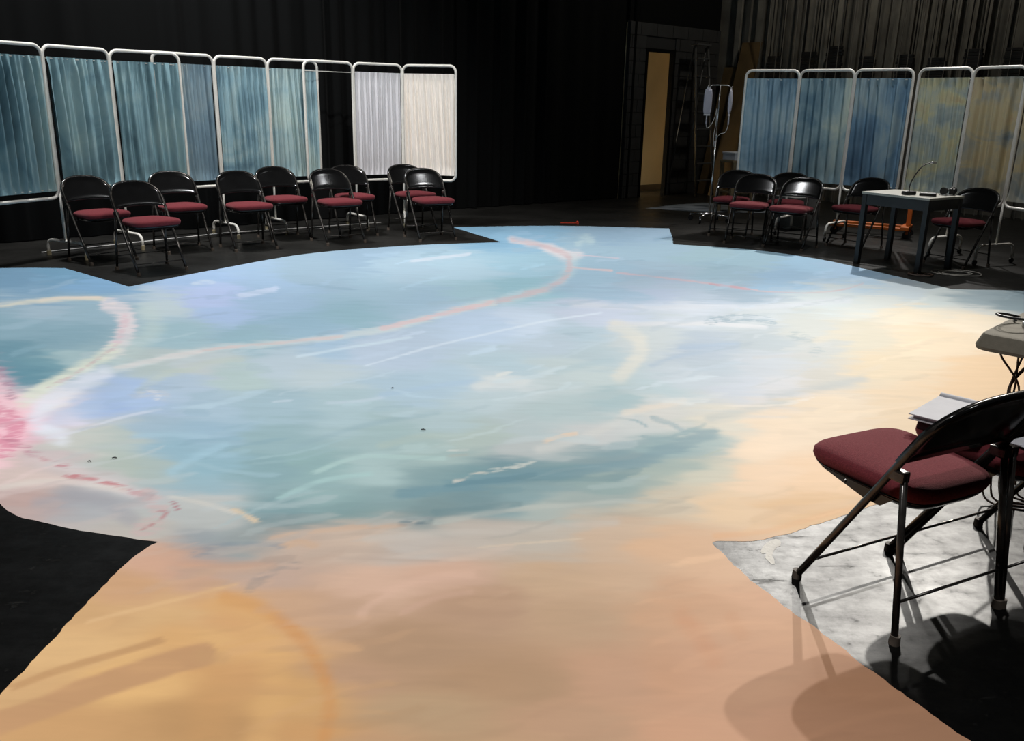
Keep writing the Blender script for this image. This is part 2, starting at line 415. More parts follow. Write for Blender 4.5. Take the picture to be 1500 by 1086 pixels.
def _hash(ix, iy, seed):
    h = (ix.astype(np.int64) * 374761393 + iy.astype(np.int64) * 668265263 + seed * 982451653) & 0x7fffffff
    h = ((h ^ (h >> 13)) * 1274126177) & 0x7fffffff
    h = h ^ (h >> 16)
    return (h & 0xffff) / 65535.0
def vnoise(x, y, seed=0):
    ix = np.floor(x); iy = np.floor(y); fx = x - ix; fy = y - iy
    fx = fx * fx * (3 - 2 * fx); fy = fy * fy * (3 - 2 * fy)
    a = _hash(ix, iy, seed); b = _hash(ix + 1, iy, seed); c = _hash(ix, iy + 1, seed); d = _hash(ix + 1, iy + 1, seed)
    return (a * (1 - fx) + b * fx) * (1 - fy) + (c * (1 - fx) + d * fx) * fy
def fbm(x, y, seed=0, oct=4):
    s = 0; amp = 0.5; tot = 0
    for k in range(oct):
        s = s + amp * vnoise(x * 2 ** k, y * 2 ** k, seed + k * 17); tot += amp; amp *= 0.55
    return s / tot

CTRL = """
20,405,124,162,189;90,400,120,163,191;150,412,135,176,210;60,425,134,170,196;60,452,169,192,206;120,460,159,188,202;30,478,146,179,193;90,498,141,175,189;30,520,115,157,173;60,540,120,163,176;20,550,104,151,167;100,530,172,198,202;
240,455,202,217,222;250,490,168,199,209;300,440,191,207,242;330,462,180,204,237;280,408,171,199,232;380,420,170,198,225;350,495,157,191,204;420,450,170,199,224;470,400,165,191,209;450,476,158,192,211;540,380,160,187,208;600,400,178,204,220;
560,430,170,200,217;620,440,168,198,217;520,470,155,191,205;690,400,182,210,225;760,390,169,205,222;700,428,169,202,214;780,425,157,197,210;700,343,140,183,211;770,345,152,195,223;900,345,160,191,215;960,342,167,197,221;880,365,171,201,219;
950,375,171,201,219;1030,375,169,201,214;1100,380,165,200,217;1180,388,163,204,232;1240,400,167,203,233;1150,410,153,191,220;1060,400,161,193,211;950,412,168,192,210;880,412,165,196,216;900,432,158,186,208;960,432,174,190,213;1010,438,173,191,210;
1090,440,150,174,194;1290,410,168,199,222;1330,424,190,206,215;1380,440,196,209,210;1450,438,146,168,178;1490,446,127,152,163;1430,455,201,208,207;870,462,191,202,221;1000,450,201,210,222;1100,455,193,202,207;1200,440,198,210,213;1290,440,203,210,208;
1340,458,224,212,188;1420,470,233,217,191;1380,500,221,199,166;1460,560,216,180,133;820,500,179,196,210;880,520,173,192,201;850,490,172,194,207;950,500,188,198,202;1040,512,164,180,196;1120,500,164,178,187;1200,512,179,184,183;1260,500,199,191,169;
1180,480,188,193,190;1050,540,169,185,198;1130,530,180,190,201;1150,575,195,198,204;1080,570,186,196,209;1000,555,184,197,208;960,575,174,195,203;1230,555,185,183,175;1300,540,209,189,154;1350,600,215,187,148;480,500,173,200,222;560,515,188,205,224;
480,560,193,208,214;600,520,183,201,220;700,480,188,208,230;760,472,198,214,232;740,540,176,199,211;650,560,176,200,216;600,580,173,197,213;500,600,171,195,203;560,640,159,184,187;650,620,174,195,201;700,590,185,203,210;730,560,205,214,218;
800,560,186,201,205;850,550,187,202,205;880,590,159,185,192;820,610,173,193,197;780,632,176,192,196;700,645,173,189,185;620,658,163,185,184;430,540,190,207,218;350,560,183,203,203;300,600,170,194,210;200,580,174,198,232;150,600,162,186,224;
110,605,178,198,229;250,568,179,199,217;280,540,198,206,208;235,538,187,201,199;300,640,155,185,204;400,600,164,190,202;400,640,149,178,185;450,680,142,174,176;380,690,134,166,173;300,680,145,180,194;250,660,147,181,197;220,640,162,186,203;
170,650,183,194,189;130,640,197,201,194;90,655,200,202,195;160,680,174,186,177;200,685,169,184,181;280,705,148,179,191;400,740,123,155,161;470,720,146,175,177;430,765,109,137,143;520,690,168,192,193;500,742,126,156,159;560,722,135,162,166;
620,710,128,158,163;700,705,116,151,158;760,692,106,142,152;830,690,109,145,152;900,670,113,148,158;960,650,131,163,169;1000,640,155,178,179;700,730,113,143,150;640,748,115,141,145;780,728,127,157,163;880,712,137,162,162;960,690,152,171,166;
820,745,169,180,176;850,632,197,200,201;900,622,199,204,204;960,600,203,203,199;780,655,182,189,190;1040,620,214,208,193;1080,650,242,215,184;1130,620,232,208,178;1200,600,221,199,168;1100,700,239,205,169;1180,700,237,198,156;1020,700,200,197,179;
1050,740,229,195,155;980,740,200,186,164;1200,740,223,180,129;0,600,245,214,219;40,590,241,233,230;20,640,233,178,193;80,620,227,221,235;60,685,192,184,185;30,690,210,189,183;100,725,163,161,165;30,730,184,158,152;150,740,165,168,172;
200,735,189,188,189;260,765,178,182,181;300,735,188,190,188;330,765,180,183,181;220,785,184,179,172;40,700,216,198,188;130,705,198,194,194;320,800,145,154,159;380,800,143,154,155;300,835,194,156,135;250,825,205,163,138;400,850,188,162,147;
450,800,195,171,154;520,790,200,178,161;600,800,188,179,171;700,780,188,178,168;800,790,187,177,165;900,790,200,173,148;1000,800,215,173,136;560,860,209,174,152;500,900,191,158,134;650,840,204,168,146;700,880,178,144,117;600,950,173,140,111;
800,850,196,164,133;900,850,201,167,136;850,900,186,153,122;1000,880,202,155,118;750,1000,174,139,107;600,1050,181,151,118;900,1000,193,150,119;1000,1000,200,151,117;1100,1000,204,155,120;850,1070,187,148,117;1000,1070,204,154,120;1200,1050,206,154,120;
1250,1000,200,148,113;1100,880,215,166,130;1150,900,207,158,121;1050,840,219,176,140;200,870,198,156,119;150,900,201,161,115;250,900,210,171,123;350,905,207,159,110;100,960,214,174,124;300,960,217,173,118;200,1000,219,175,118;350,1000,199,152,103;
400,950,212,166,112;440,1020,204,160,105;300,1060,184,142,96;100,1060,197,153,105;30,1020,204,164,117;460,900,197,160,130;520,1000,182,146,118;460,1080,200,152,100;520,1100,188,150,116
"""
# strokes: pixel polyline, half width (px), colour, strength, softness, roughness (edge noise), vertical metric
STROKES = [
 # cream halo + pink vein, far centre
 ([(752,351),(790,359),(822,370),(838,376)], 9, (223,223,227), .9, .6, .6, 1.6),
 ([(805,364),(828,375),(845,374)], 11, (231,227,230), .9, .7, .5, 1.4),
 ([(838,380),(830,402),(805,422),(740,440)], 11, (202,220,225), .6, .8, .6, 1.4),
 ([(752,351),(795,360),(828,374),(833,388),(827,408),(800,424),(755,436),(720,444),(660,457)], 5, (216,186,189), .62, .7, 1.25, 1.2),
 ([(720,444),(660,458),(600,474),(545,487),(480,496),(400,503),(330,509),(262,521),(195,536),(150,546)], 9, (213,223,224), .75, .6, 1.0, 1.6),
 ([(720,444),(660,458),(600,473),(560,482)], 4, (234,196,196), .6, .5, 1.4, 1.2),
 ([(500,494),(420,501),(350,507),(290,516)], 3, (224,204,200), .7, .5, 1.6, 1.2),
 ([(290,516),(220,530),(170,540)], 6, (229,222,219), .7, .6, 1.2, 1.4),
 # left vein
 ([(0,447),(40,442),(90,438),(150,438),(165,445)], 6, (225,222,206), .85, .7, .8, 1.6),
 ([(60,440),(100,437),(145,437)], 3, (239,222,204), .8, .6, 1.0, 1.4),
 ([(160,448),(180,458),(186,475),(178,500),(166,515)], 15, (239,227,228), .9, .5, .8, 1.3),
 ([(215,455),(225,480),(200,505),(170,525)], 18, (207,222,216), .5, .9, .5, 1.2),
 ([(166,512),(140,530),(100,550),(60,570),(30,590)], 13, (230,234,217), .9, .6, .8, 1.4),
 ([(182,465),(176,490),(168,508)], 6, (229,197,204), .6, .5, 2.0, 1.2),
 ([(165,512),(130,536),(95,556),(70,567)], 3, (209,177,180), .6, .5, 2.2, 1.3),
 ([(150,548),(110,565),(70,590),(50,620),(90,640)], 16, (232,236,247), .75, .8, .6, 1.2),
 # pink mass at the left edge
 ([(-30,560),(10,600),(10,640),(-30,665)], 34, (252,204,214), .8, .7, .8, 1.0),
 ([(0,545),(10,560),(14,580)], 8, (178,133,154), .6, .4, 3.0, 1.0),
 ([(-10,605),(15,620),(22,640),(5,655),(-10,645)], 14, (215,122,150), .65, .4, 3.2, 1.0),
 ([(10,645),(40,660),(55,668)], 7, (184,120,140), .6, .5, 2.6, 1.2),
 # lower red-pink trail
 ([(60,676),(95,684),(130,700),(170,712),(210,725)], 12, (214,202,201), .6, .8, .5, 1.3),
 ([(60,674),(95,684)], 5, (184,110,121), .75, .4, 2.6, 1.4),
 ([(96,697),(130,702),(165,710),(178,714)], 5, (189,114,119), .8, .4, 2.4, 1.4),
 ([(180,715),(205,722),(218,728)], 6, (189,134,138), .6, .4, 3.0, 1.3),
 ([(218,728),(232,745),(228,765),(208,775)], 13, (199,172,170), .6, .5, 2.6, 1.1),
 ([(232,748),(244,752),(232,764),(212,776)], 3, (177,116,120), .7, .4, 3.0, 1.2),
 ([(250,733),(256,738),(260,746)], 3, (167,103,112), .7, .4, 3.0, 1.2),
 # lower left pale / grey passages
 ([(0,715),(60,706),(110,708),(180,718)], 7, (216,207,200), .6, .8, .5, 1.4),
 ([(60,740),(110,728),(150,735),(190,760)], 16, (158,158,164), .6, .8, .4, 1.2),
 ([(250,728),(300,738),(345,752)], 5, (206,202,194), .7, .6, .4, 1.6),
 ([(345,748),(362,756),(376,764)], 5, (213,192,165), .9, .4, .7, 1.4),
 # white beams
 ([(536,536),(620,512),(700,492),(800,471),(880,459)], 3.0, (220,232,243), .6, .8, .7, 1.8),
 ([(436,522),(500,511),(560,502),(600,495)], 4, (211,229,240), .7, .8, .4, 1.8),
 ([(70,643),(110,634),(180,612),(235,600)], 3.5, (219,224,235), .5, .6, .4, 1.6),
 # cloud dabs
 ([(352,434),(375,430),(402,424)], 6, (211,224,246), .85, .5, 1.4, 1.4),
 ([(284,416),(300,413),(310,414)], 5, (207,222,240), .8, .6, 1.4, 1.4),
 ([(604,383),(640,379),(686,373)], 4, (215,224,235), .8, .5, 1.2, 1.6),
 ([(848,356),(856,348),(866,352)], 7, (196,220,227), .8, .7, 1.0, 1.0),
 ([(400,590),(425,588)], 3, (194,211,223), .7, .7, .5, 1.6),
 ([(480,592),(520,590),(560,584)], 4, (197,212,225), .6, .8, .6, 1.6),
 ([(560,580),(640,566),(690,560)], 7, (167,194,219), .5, .9, .4, 1.6),
 ([(700,566),(730,556),(765,560)], 12, (213,219,220), .7, .7, .9, 1.5),
 ([(728,550),(745,546)], 4, (224,226,222), .7, .6, 1.0, 1.5),
 ([(658,660),(684,660)], 2.5, (197,205,201), .8, .4, .2, 1.5),
 ([(660,668),(684,667)], 4, (167,175,169), .6, .5, .3, 1.5),
 # periwinkle lobe with white flecks
 ([(85,612),(130,596),(190,580),(235,562)], 20, (178,200,226), .35, .9, .4, 1.3),
 ([(205,572),(240,550),(280,540),(330,528),(350,528)], 8, (197,208,199), .6, .8, 1.2, 1.3),
 ([(196,580),(225,578),(240,580)], 8, (196,202,209), .6, .6, 2.4, 1.3),
 ([(215,570),(232,580),(228,584)], 3, (219,221,224), .7, .4, 2.6, 1.2),
 # pale blue sweeps
 ([(250,690),(290,668),(330,652)], 9, (162,196,212), .6, .8, .7, 1.4),
 ([(200,640),(250,636),(300,640)], 8, (169,199,214), .5, .9, .5, 1.5),
 ([(410,730),(440,716),(480,702),(540,694)], 6, (166,198,198), .7, .7, .4, 1.6),
 ([(462,692),(500,676),(535,668),(590,670),(650,672)], 6, (175,204,202), .7, .6, .3, 1.7),
 ([(430,655),(500,632),(560,618),(640,606)], 7, (146,174,184), .5, .9, .3, 1.7),
 ([(560,652),(620,640),(690,640)], 9, (175,190,181), .5, .9, .3, 1.6),
 ([(330,700),(420,690),(520,660)], 12, (138,168,174), .4, .9, .4, 1.5),
 # right half, whites
 ([(840,446),(930,452),(1040,450),(1140,448),(1240,440)], 9, (205,212,222), .75, .8, .5, 1.7),
 ([(900,474),(960,475),(1040,474),(1120,480)], 6, (208,211,216), .85, .6, .4, 1.8),
 ([(900,478),(930,492),(940,508),(930,528),(908,552)], 13, (212,211,202), .8, .7, .5, 1.2),
 ([(955,535),(1000,520),(1080,508)], 6, (152,174,197), .55, .9, .6, 1.6),
 ([(1000,510),(1050,506),(1080,504)], 7, (146,171,198), .6, .8, .6, 1.6),
 ([(815,545),(850,536),(895,528)], 8, (162,187,198), .55, .9, .4, 1.5),
 ([(1040,470),(1080,466),(1112,468),(1130,474)], 8, (135,159,174), .8, .4, 2.2, 1.6),
 ([(1165,492),(1188,500),(1196,514)], 9, (148,165,172), .75, .5, 2.0, 1.3),
 ([(1105,524),(1170,520),(1200,520)], 4, (184,186,188), .6, .7, .5, 1.6),
 ([(1195,500),(1230,488),(1262,482)], 9, (201,194,176), .7, .8, .5, 1.5),
 ([(1130,582),(1190,572),(1240,562),(1262,556)], 12, (157,168,173), .55, .9, .8, 1.7),
 ([(1040,612),(1100,600),(1160,588)], 10, (174,183,183), .6, .8, .6, 1.6),
 ([(1230,548),(1262,545),(1290,538)], 6, (206,190,163), .6, .8, .6, 1.6),
 ([(1330,462),(1390,455),(1450,470)], 10, (234,219,192), .6, .9, .4, 1.5),
 # thin pink lines, right
 ([(845,374),(880,377),(905,379)], 1.8, (232,207,216), .8, .6, 1.0, 1.6),
 ([(838,392),(868,395),(895,397)], 2.2, (228,202,202), .8, .5, 1.0, 1.6),
 ([(905,400),(950,405),(1000,411),(1060,418),(1110,425)], 2.2, (212,186,194), .75, .5, 1.0, 1.6),
 ([(1040,416),(1070,420),(1098,424)], 2.4, (202,160,171), .8, .5, 1.6, 1.6),
 ([(1110,426),(1180,429),(1235,424),(1265,416)], 1.6, (209,183,188), .7, .6, 1.0, 1.6),
 # blue shade right of the vein
 ([(815,428),(860,432),(900,440)], 10, (156,188,210), .6, .7, .9, 1.3),
 ([(960,352),(990,345)], 5, (145,180,206), .5, .8, .6, 1.6),
 # teal water band
 ([(590,722),(680,712),(760,700),(850,690),(940,672),(1010,645),(1045,632)], 15, (105,143,156), .7, .6, 1.1, 1.5),
 ([(655,712),(720,706),(780,696)], 6, (94,134,148), .8, .5, 1.0, 1.6),
 ([(760,700),(830,702),(900,700),(930,690)], 8, (96,135,145), .65, .6, 1.4, 1.5),
 ([(640,752),(700,744),(760,738)], 7, (105,135,142), .7, .5, 1.2, 1.6),
 ([(900,655),(950,645),(985,640)], 8, (120,154,162), .6, .6, 1.3, 1.5),
 ([(905,612),(930,616),(945,624)], 3, (146,170,178), .8, .5, 1.4, 1.5),
 ([(955,612),(980,620),(1000,630)], 5, (143,167,175), .7, .5, 1.6, 1.4),
 ([(940,640),(980,640),(1030,622)], 4, (129,159,166), .7, .5, 1.6, 1.5),
 ([(1030,668),(1055,658)], 2.5, (165,178,166), .8, .4, 1.0, 1.6),
 ([(440,765),(520,750),(600,738)], 10, (122,150,152), .6, .7, 1.0, 1.5),
 # foam and peach lights above the band
 ([(800,646),(820,640),(842,636)], 4, (229,201,174), .9, .5, 1.2, 1.4),
 ([(790,658),(830,650),(880,630),(920,608)], 9, (206,207,204), .6, .8, .6, 1.3),
 ([(720,690),(750,684),(780,678)], 5, (199,203,197), .8, .4, 3.0, 1.4),
 ([(665,706),(690,698),(715,692)], 3, (202,200,191), .8, .4, 3.2, 1.3),
 ([(915,604),(950,598),(1000,588)], 7, (220,210,197), .7, .7, .8, 1.5),
 # shore and sand
 ([(590,768),(608,764),(628,762)], 7, (107,126,133), .9, .4, 2.2, 1.3),
 ([(640,765),(720,752),(800,742),(900,735),(960,735)], 7, (181,186,180), .65, .7, .8, 1.7),
 ([(400,790),(470,778),(540,772),(590,770)], 5, (200,172,150), .7, .6, 1.2, 1.5),
 ([(420,800),(440,795),(460,800)], 7, (199,167,140), .7, .6, 1.0, 1.4),
 ([(540,790),(640,782),(760,776),(900,766)], 10, (195,188,180), .55, .9, .3, 1.6),
 ([(700,802),(770,796),(850,790)], 3, (209,191,169), .6, .7, .4, 1.8),
 ([(500,818),(560,820),(640,822)], 4, (180,162,149), .55, .8, .5, 1.8),
 ([(290,812),(340,802),(380,800),(410,802)], 10, (127,139,149), .55, .5, 3.0, 1.2),
 ([(365,865),(385,848),(410,832),(435,828)], 9, (140,136,133), .6, .5, 3.0, 1.1),
 ([(270,830),(330,832),(400,828)], 9, (198,158,133), .6, .8, .5, 1.3),
 ([(690,842),(640,846),(590,858),(550,880),(530,900)], 9, (214,177,156), .6, .8, .3, 1.2),
 ([(690,868),(640,876),(590,898)], 7, (202,165,144), .5, .9, .3, 1.3),
 # orange sweep and painted-in shadow bands, lower left
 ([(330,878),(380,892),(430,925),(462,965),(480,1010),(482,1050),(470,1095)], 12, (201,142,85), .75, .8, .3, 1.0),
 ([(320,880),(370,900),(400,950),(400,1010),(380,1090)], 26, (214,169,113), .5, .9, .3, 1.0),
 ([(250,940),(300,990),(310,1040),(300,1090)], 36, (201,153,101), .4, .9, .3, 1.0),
 ([(-20,1066),(60,1040),(130,1012),(200,988),(270,966),(300,960)], 19, (188,145,105), .95, .30, .25, 1.0),  # wide cast shadow band, put into the mural colour
 ([(290,962),(330,966)], 10, (190,149,106), .6, .7, .6, 1.0),  # fading tail of the same painted shadow
 ([(20,1008),(80,985),(160,962),(235,940)], 6, (186,144,100), .85, .6, .25, 1.0),  # narrow shadow band, also painted in
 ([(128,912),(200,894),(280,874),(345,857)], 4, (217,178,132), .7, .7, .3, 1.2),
 # tan right of centre
 ([(1000,905),(1020,930),(1045,965)], 16, (202,140,98), .5, .9, .4, 1.0),
 ([(1070,905),(1085,930)], 12, (200,145,104), .45, .9, .4, 1.0),
 ([(960,960),(980,1000)], 30, (197,148,111), .4, .9, .4, 1.0),
 ([(1050,785),(1120,778),(1200,758),(1250,742)], 7, (226,164,106), .4, .8, .4, 1.4),
]
def build_mural():
    # graded grid: finer towards the camera
    ys = [1.15]
    while ys[-1] < 11.15: ys.append(ys[-1] + 0.0075 + 0.0022 * (ys[-1] - 1.15))
    ys = np.array(ys); xs = np.arange(-5.6, 5.22, 0.0155)
    X, Y = np.meshgrid(xs, ys)
    ol = mural_outline()
    # signed distance to the outline (positive inside)
    inside = np.zeros(X.shape, bool); dist = np.full(X.shape, 9.0)
    n = len(ol)
    for i in range(n):
        x0, y0 = ol[i]; x1, y1 = ol[(i + 1) % n]
        dx, dy = x1 - x0, y1 - y0; L2 = dx * dx + dy * dy
        if L2 < 1e-10: continue
        bx = (X > min(x0, x1) - 0.25) & (X < max(x0, x1) + 0.25) & (Y > min(y0, y1) - 0.25) & (Y < max(y0, y1) + 0.25)
        t = np.clip(((X[bx] - x0) * dx + (Y[bx] - y0) * dy) / L2, 0, 1)
        dist[bx] = np.minimum(dist[bx], np.hypot(X[bx] - x0 - t * dx, Y[bx] - y0 - t * dy))
        if y0 != y1:
            inside ^= ((y0 > Y) != (y1 > Y)) & (X < dx * (Y - y0) / dy + x0)
    sd = np.where(inside, dist, -dist)
    rag = (fbm(X * 9, Y * 30, 5, 4) - 0.5)
    sd = sd + rag * 0.022 * (0.35 + fbm(X * 1.3, Y * 1.3, 9, 2))
    # pixel coordinates of each grid point
    F = np.array(_F); R = np.array(_R); U = np.array(_U)
    dx, dy, dz = X, Y, -CAMH
    zc = dx * F[0] + dy * F[1] + dz * F[2]
    zc = np.maximum(zc, 0.4)
    u = 750 + FPX * (dx * R[0] + dy * R[1] + dz * R[2]) / zc
    v = 543 - FPX * (dx * U[0] + dy * U[1] + dz * U[2]) / zc
    keep = sd > -0.08
    uu, vv = u[keep], v[keep]; Xk, Yk = X[keep], Y[keep]
    # warped coordinates make the brush work wander
    w1 = fbm(Xk * 1.1, Yk * 2.2, 21, 4) - 0.5; w2 = fbm(Xk * 1.1, Yk * 2.2, 55, 4) - 0.5
    w3 = fbm(Xk * 4, Yk * 14, 71, 4) - 0.5; w4 = fbm(Xk * 5, Yk * 12, 77, 3) - 0.5
    pw = 60 + 40 * (vv - 330) / 700
    ub = uu + w1 * pw * 1.3 + w4 * pw * 0.8; vb = vv + w2 * pw * 0.40 + w3 * pw * 0.30
    C = []
    for tok in CTRL.replace('\n', '').split(';'):
        if tok.strip(): C.append([float(q) for q in tok.split(',')])
    C = np.array(C)
    lin = np.where(C[:, 2:] / 255 <= 0.04045, C[:, 2:] / 255 / 12.92, ((C[:, 2:] / 255 + 0.055) / 1.055) ** 2.4)
    num = np.zeros((len(uu), 3)); den = np.zeros(len(uu))
    for k in range(len(C)):
        # perspective-aware distance
        sc = 0.55 + 1.0 * max(0, (C[k, 1] - 330)) / 400
        d2 = ((ub - C[k, 0]) / (26 * sc)) ** 2 + ((vb - C[k, 1]) / (11 * sc)) ** 2
        w = 1 / (1 + d2) ** 2.6
        num += w[:, None] * lin[k]; den += w
    col = num / den[:, None]
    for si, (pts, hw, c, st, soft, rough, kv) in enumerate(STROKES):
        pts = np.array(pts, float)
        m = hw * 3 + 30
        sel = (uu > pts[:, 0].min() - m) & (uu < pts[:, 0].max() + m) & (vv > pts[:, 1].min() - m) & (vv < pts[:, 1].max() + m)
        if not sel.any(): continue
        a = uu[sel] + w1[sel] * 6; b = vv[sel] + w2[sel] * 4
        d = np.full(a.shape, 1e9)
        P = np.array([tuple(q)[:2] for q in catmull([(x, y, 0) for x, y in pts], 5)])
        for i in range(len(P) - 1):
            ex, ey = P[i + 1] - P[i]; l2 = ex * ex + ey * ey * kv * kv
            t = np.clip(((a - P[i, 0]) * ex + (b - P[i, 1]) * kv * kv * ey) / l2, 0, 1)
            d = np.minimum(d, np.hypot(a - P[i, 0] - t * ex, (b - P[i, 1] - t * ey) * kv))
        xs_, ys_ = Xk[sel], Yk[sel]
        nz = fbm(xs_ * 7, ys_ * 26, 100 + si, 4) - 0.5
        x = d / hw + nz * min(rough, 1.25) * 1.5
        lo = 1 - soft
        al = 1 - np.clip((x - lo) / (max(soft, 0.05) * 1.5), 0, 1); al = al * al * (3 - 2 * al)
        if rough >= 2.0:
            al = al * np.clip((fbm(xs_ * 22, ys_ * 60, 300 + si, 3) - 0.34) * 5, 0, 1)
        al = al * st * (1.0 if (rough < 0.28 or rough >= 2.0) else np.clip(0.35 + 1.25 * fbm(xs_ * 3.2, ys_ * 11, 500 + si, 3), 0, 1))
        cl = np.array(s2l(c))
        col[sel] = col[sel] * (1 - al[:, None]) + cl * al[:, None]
    # short brush dabs, lighter and darker than the paint they sit on
    rs = np.random.RandomState(7)
    for q in range(520):
        cu = rs.uniform(-40, 1540); cv = 335 + (1095 - 335) * rs.uniform(0, 1) ** 1.5
        sc = 0.45 + 1.1 * (cv - 335) / 600
        ln = rs.uniform(14, 60) * sc; hw = rs.uniform(2.0, 6.5) * sc; sl = -0.16 + rs.normal(0, 0.10)
        sel = (np.abs(uu - cu) < ln + 20) & (np.abs(vv - cv) < ln * 0.4 + hw * 2 + 6)
        if sel.sum() < 12: continue
        xs_, ys_ = Xk[sel], Yk[sel]
        du = uu[sel] - cu + w4[sel] * 14; dv = vv[sel] - cv - sl * du - 0.0012 * du * du * rs.choice([-1, 1]) + w3[sel] * 9
        e = np.clip(np.maximum(np.abs(du) - ln, 0) / (0.35 * ln) + np.abs(dv) / hw, 0, 3)
        e = e + (fbm(xs_ * 10, ys_ * 40, 900 + q, 3) - 0.5) * 0.9
        al = np.clip((1.1 - e) / 0.75, 0, 1); al = al * al * (3 - 2 * al)
        base = col[sel].mean(0)
        f = rs.uniform(0.80, 1.20); tgt = base * f + (np.array([0.02, 0.02, 0.03]) if f > 1 else np.array([-0.02, 0.0, 0.01])) * (1 if base[2] > base[0] * 0.95 else 0)
        k = rs.uniform(0.25, 0.6) * (0.55 if cv > 820 else 1.0)
        col[sel] = col[sel] * (1 - al[:, None] * k) + np.maximum(tgt, 0) * al[:, None] * k
    col *= PAINT_GAIN
    colf = np.zeros(X.shape + (3,)); colf[keep] = col
    # ---- clip the grid against the outline
    ny, nx = X.shape
    idx = -np.ones((ny, nx), np.int64); used = sd > 0
    s = sd > 0
    cnt = s[:-1, :-1].astype(int) + s[1:, :-1] + s[:-1, 1:] + s[1:, 1:]
    verts = []; cols = []
    ids = np.argwhere(used)
    idx[used] = np.arange(len(ids))
    V = np.stack([X[used], Y[used], np.full(len(ids), 0.0008)], 1); CV = colf[used]
    full = np.argwhere(cnt == 4)
    quads = np.stack([idx[full[:, 0], full[:, 1]], idx[full[:, 0], full[:, 1] + 1], idx[full[:, 0] + 1, full[:, 1] + 1], idx[full[:, 0] + 1, full[:, 1]]], 1)
    extraV = []; extraC = []; cache = {}; polys = []
    base = len(V)
    def cut(a, b):
        k = (a, b) if a < b else (b, a)
        if k in cache: return cache[k]
        sa, sb = sd[a], sd[b]; t = sa / (sa - sb)
        extraV.append((X[a] + (X[b] - X[a]) * t, Y[a] + (Y[b] - Y[a]) * t, 0.0008))
        extraC.append(colf[a] if sa > 0 else colf[b])
        cache[k] = base + len(extraV) - 1
        return cache[k]
    for (j, i) in np.argwhere((cnt > 0) & (cnt < 4)):
        ring = [(j, i), (j, i + 1), (j + 1, i + 1), (j + 1, i)]
        poly = []
        for k in range(4):
            a, b = ring[k], ring[(k + 1) % 4]
            if sd[a] > 0: poly.append(int(idx[a]))
            if (sd[a] > 0) != (sd[b] > 0): poly.append(cut(a, b))
        if len(poly) >= 3: polys.append(poly)
    if extraV:
        V = np.concatenate([V, np.array(extraV)]); CV = np.concatenate([CV, np.array(extraC)])
    me = bpy.data.meshes.new('floor_mural')
    nq = len(quads); loops = np.concatenate([quads.ravel(), np.array([q for p in polys for q in p], np.int64)])
    starts = np.concatenate([np.arange(nq) * 4, nq * 4 + np.cumsum([0] + [len(p) for p in polys])[:-1]]).astype(np.int32)
    me.vertices.add(len(V)); me.vertices.foreach_set('co', V.astype(np.float32).ravel())
    me.loops.add(len(loops)); me.loops.foreach_set('vertex_index', loops.astype(np.int32))
    me.polygons.add(len(starts)); me.polygons.foreach_set('loop_start', starts)
    me.update(calc_edges=True); me.validate()
    at = me.color_attributes.new('paint', 'FLOAT_COLOR', 'POINT')
    at.data.foreach_set('color', np.concatenate([np.clip(CV, 0, 0.9), np.ones((len(CV), 1))], 1).astype(np.float32).ravel())
    me.materials.append(M['mural'])
    o = bpy.data.objects.new('floor_mural', me); COL.objects.link(o)
    tag(o, 'huge round pastel mural of clouds, water and sand painted on the black floor', 'mural')
PAINT_GAIN = 0.80
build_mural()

# the far scrap of pale brush work upstage right
def patch_mat():
    m, nt, p = new_mat('streaky_pale_blue_paint')
    N = nt.nodes; L = nt.links
    tc = N.new('ShaderNodeTexCoord'); mp = N.new('ShaderNodeMapping'); mp.inputs['Rotation'].default_value = (0, 0, 0.7); mp.inputs['Scale'].default_value = (1.2, 7, 1)
    n = N.new('ShaderNodeTexNoise'); n.inputs['Scale'].default_value = 1.6; n.inputs['Detail'].default_value = 5
    L.new(tc.outputs['Object'], mp.inputs['Vector']); L.new(mp.outputs[0], n.inputs['Vector'])
    cr = N.new('ShaderNodeValToRGB'); cr.color_ramp.elements[0].position = 0.40; cr.color_ramp.elements[0].color = (0.05, 0.065, 0.08, 1)
    cr.color_ramp.elements[1].position = 0.62; cr.color_ramp.elements[1].color = (0.36, 0.40, 0.44, 1)
    L.new(n.outputs['Fac'], cr.inputs['Fac']); L.new(cr.outputs['Color'], p.inputs['Base Color']); p.inputs['Roughness'].default_value = 0.6
    return m
def flat_poly(name, pts, z, mat, th=0.0):
    bm = bmesh.new(); vs_ = [bm.verts.new((p[0], p[1], z)) for p in pts]; bm.faces.new(vs_)
    bmesh.ops.recalc_face_normals(bm, faces=bm.faces)
    if bm.faces[:][0].normal.z < 0: bmesh.ops.reverse_faces(bm, faces=bm.faces)
    return bm_obj(name, bm, mat, smooth=False)
_pp = [gp(945, 305.5), gp(985, 300.5), gp(1030, 297), (3.9, 13.9), (3.9, 13.0), gp(1062, 311.5), gp(1000, 309), gp(970, 307)]
tag(flat_poly('floor_mural_patch', _pp, 0.0008, patch_mat()), 'streaky pale blue painted wedge on the floor behind the infusion stand', 'mural')
# smear of pale paint on the black floor near the front chair
_sm = [(1118,801),(1122,796),(1130,792),(1136,790),(1141,791),(1144,795),(1143,800),(1137,803),(1133,808),(1131,815),(1134,820),(1135,827),(1130,827),(1125,822),(1121,818),(1122,811),(1116,812),(1114,808)]
tag(flat_poly('paint_smear', [gp(u, v) for u, v in _sm], 0.0008, plain('pale_paint', (0.45, 0.42, 0.37), 0.6, bump=0.3, bscale=60)), 'small pale paint smear on black floor in front of the near chair', 'paint smear')

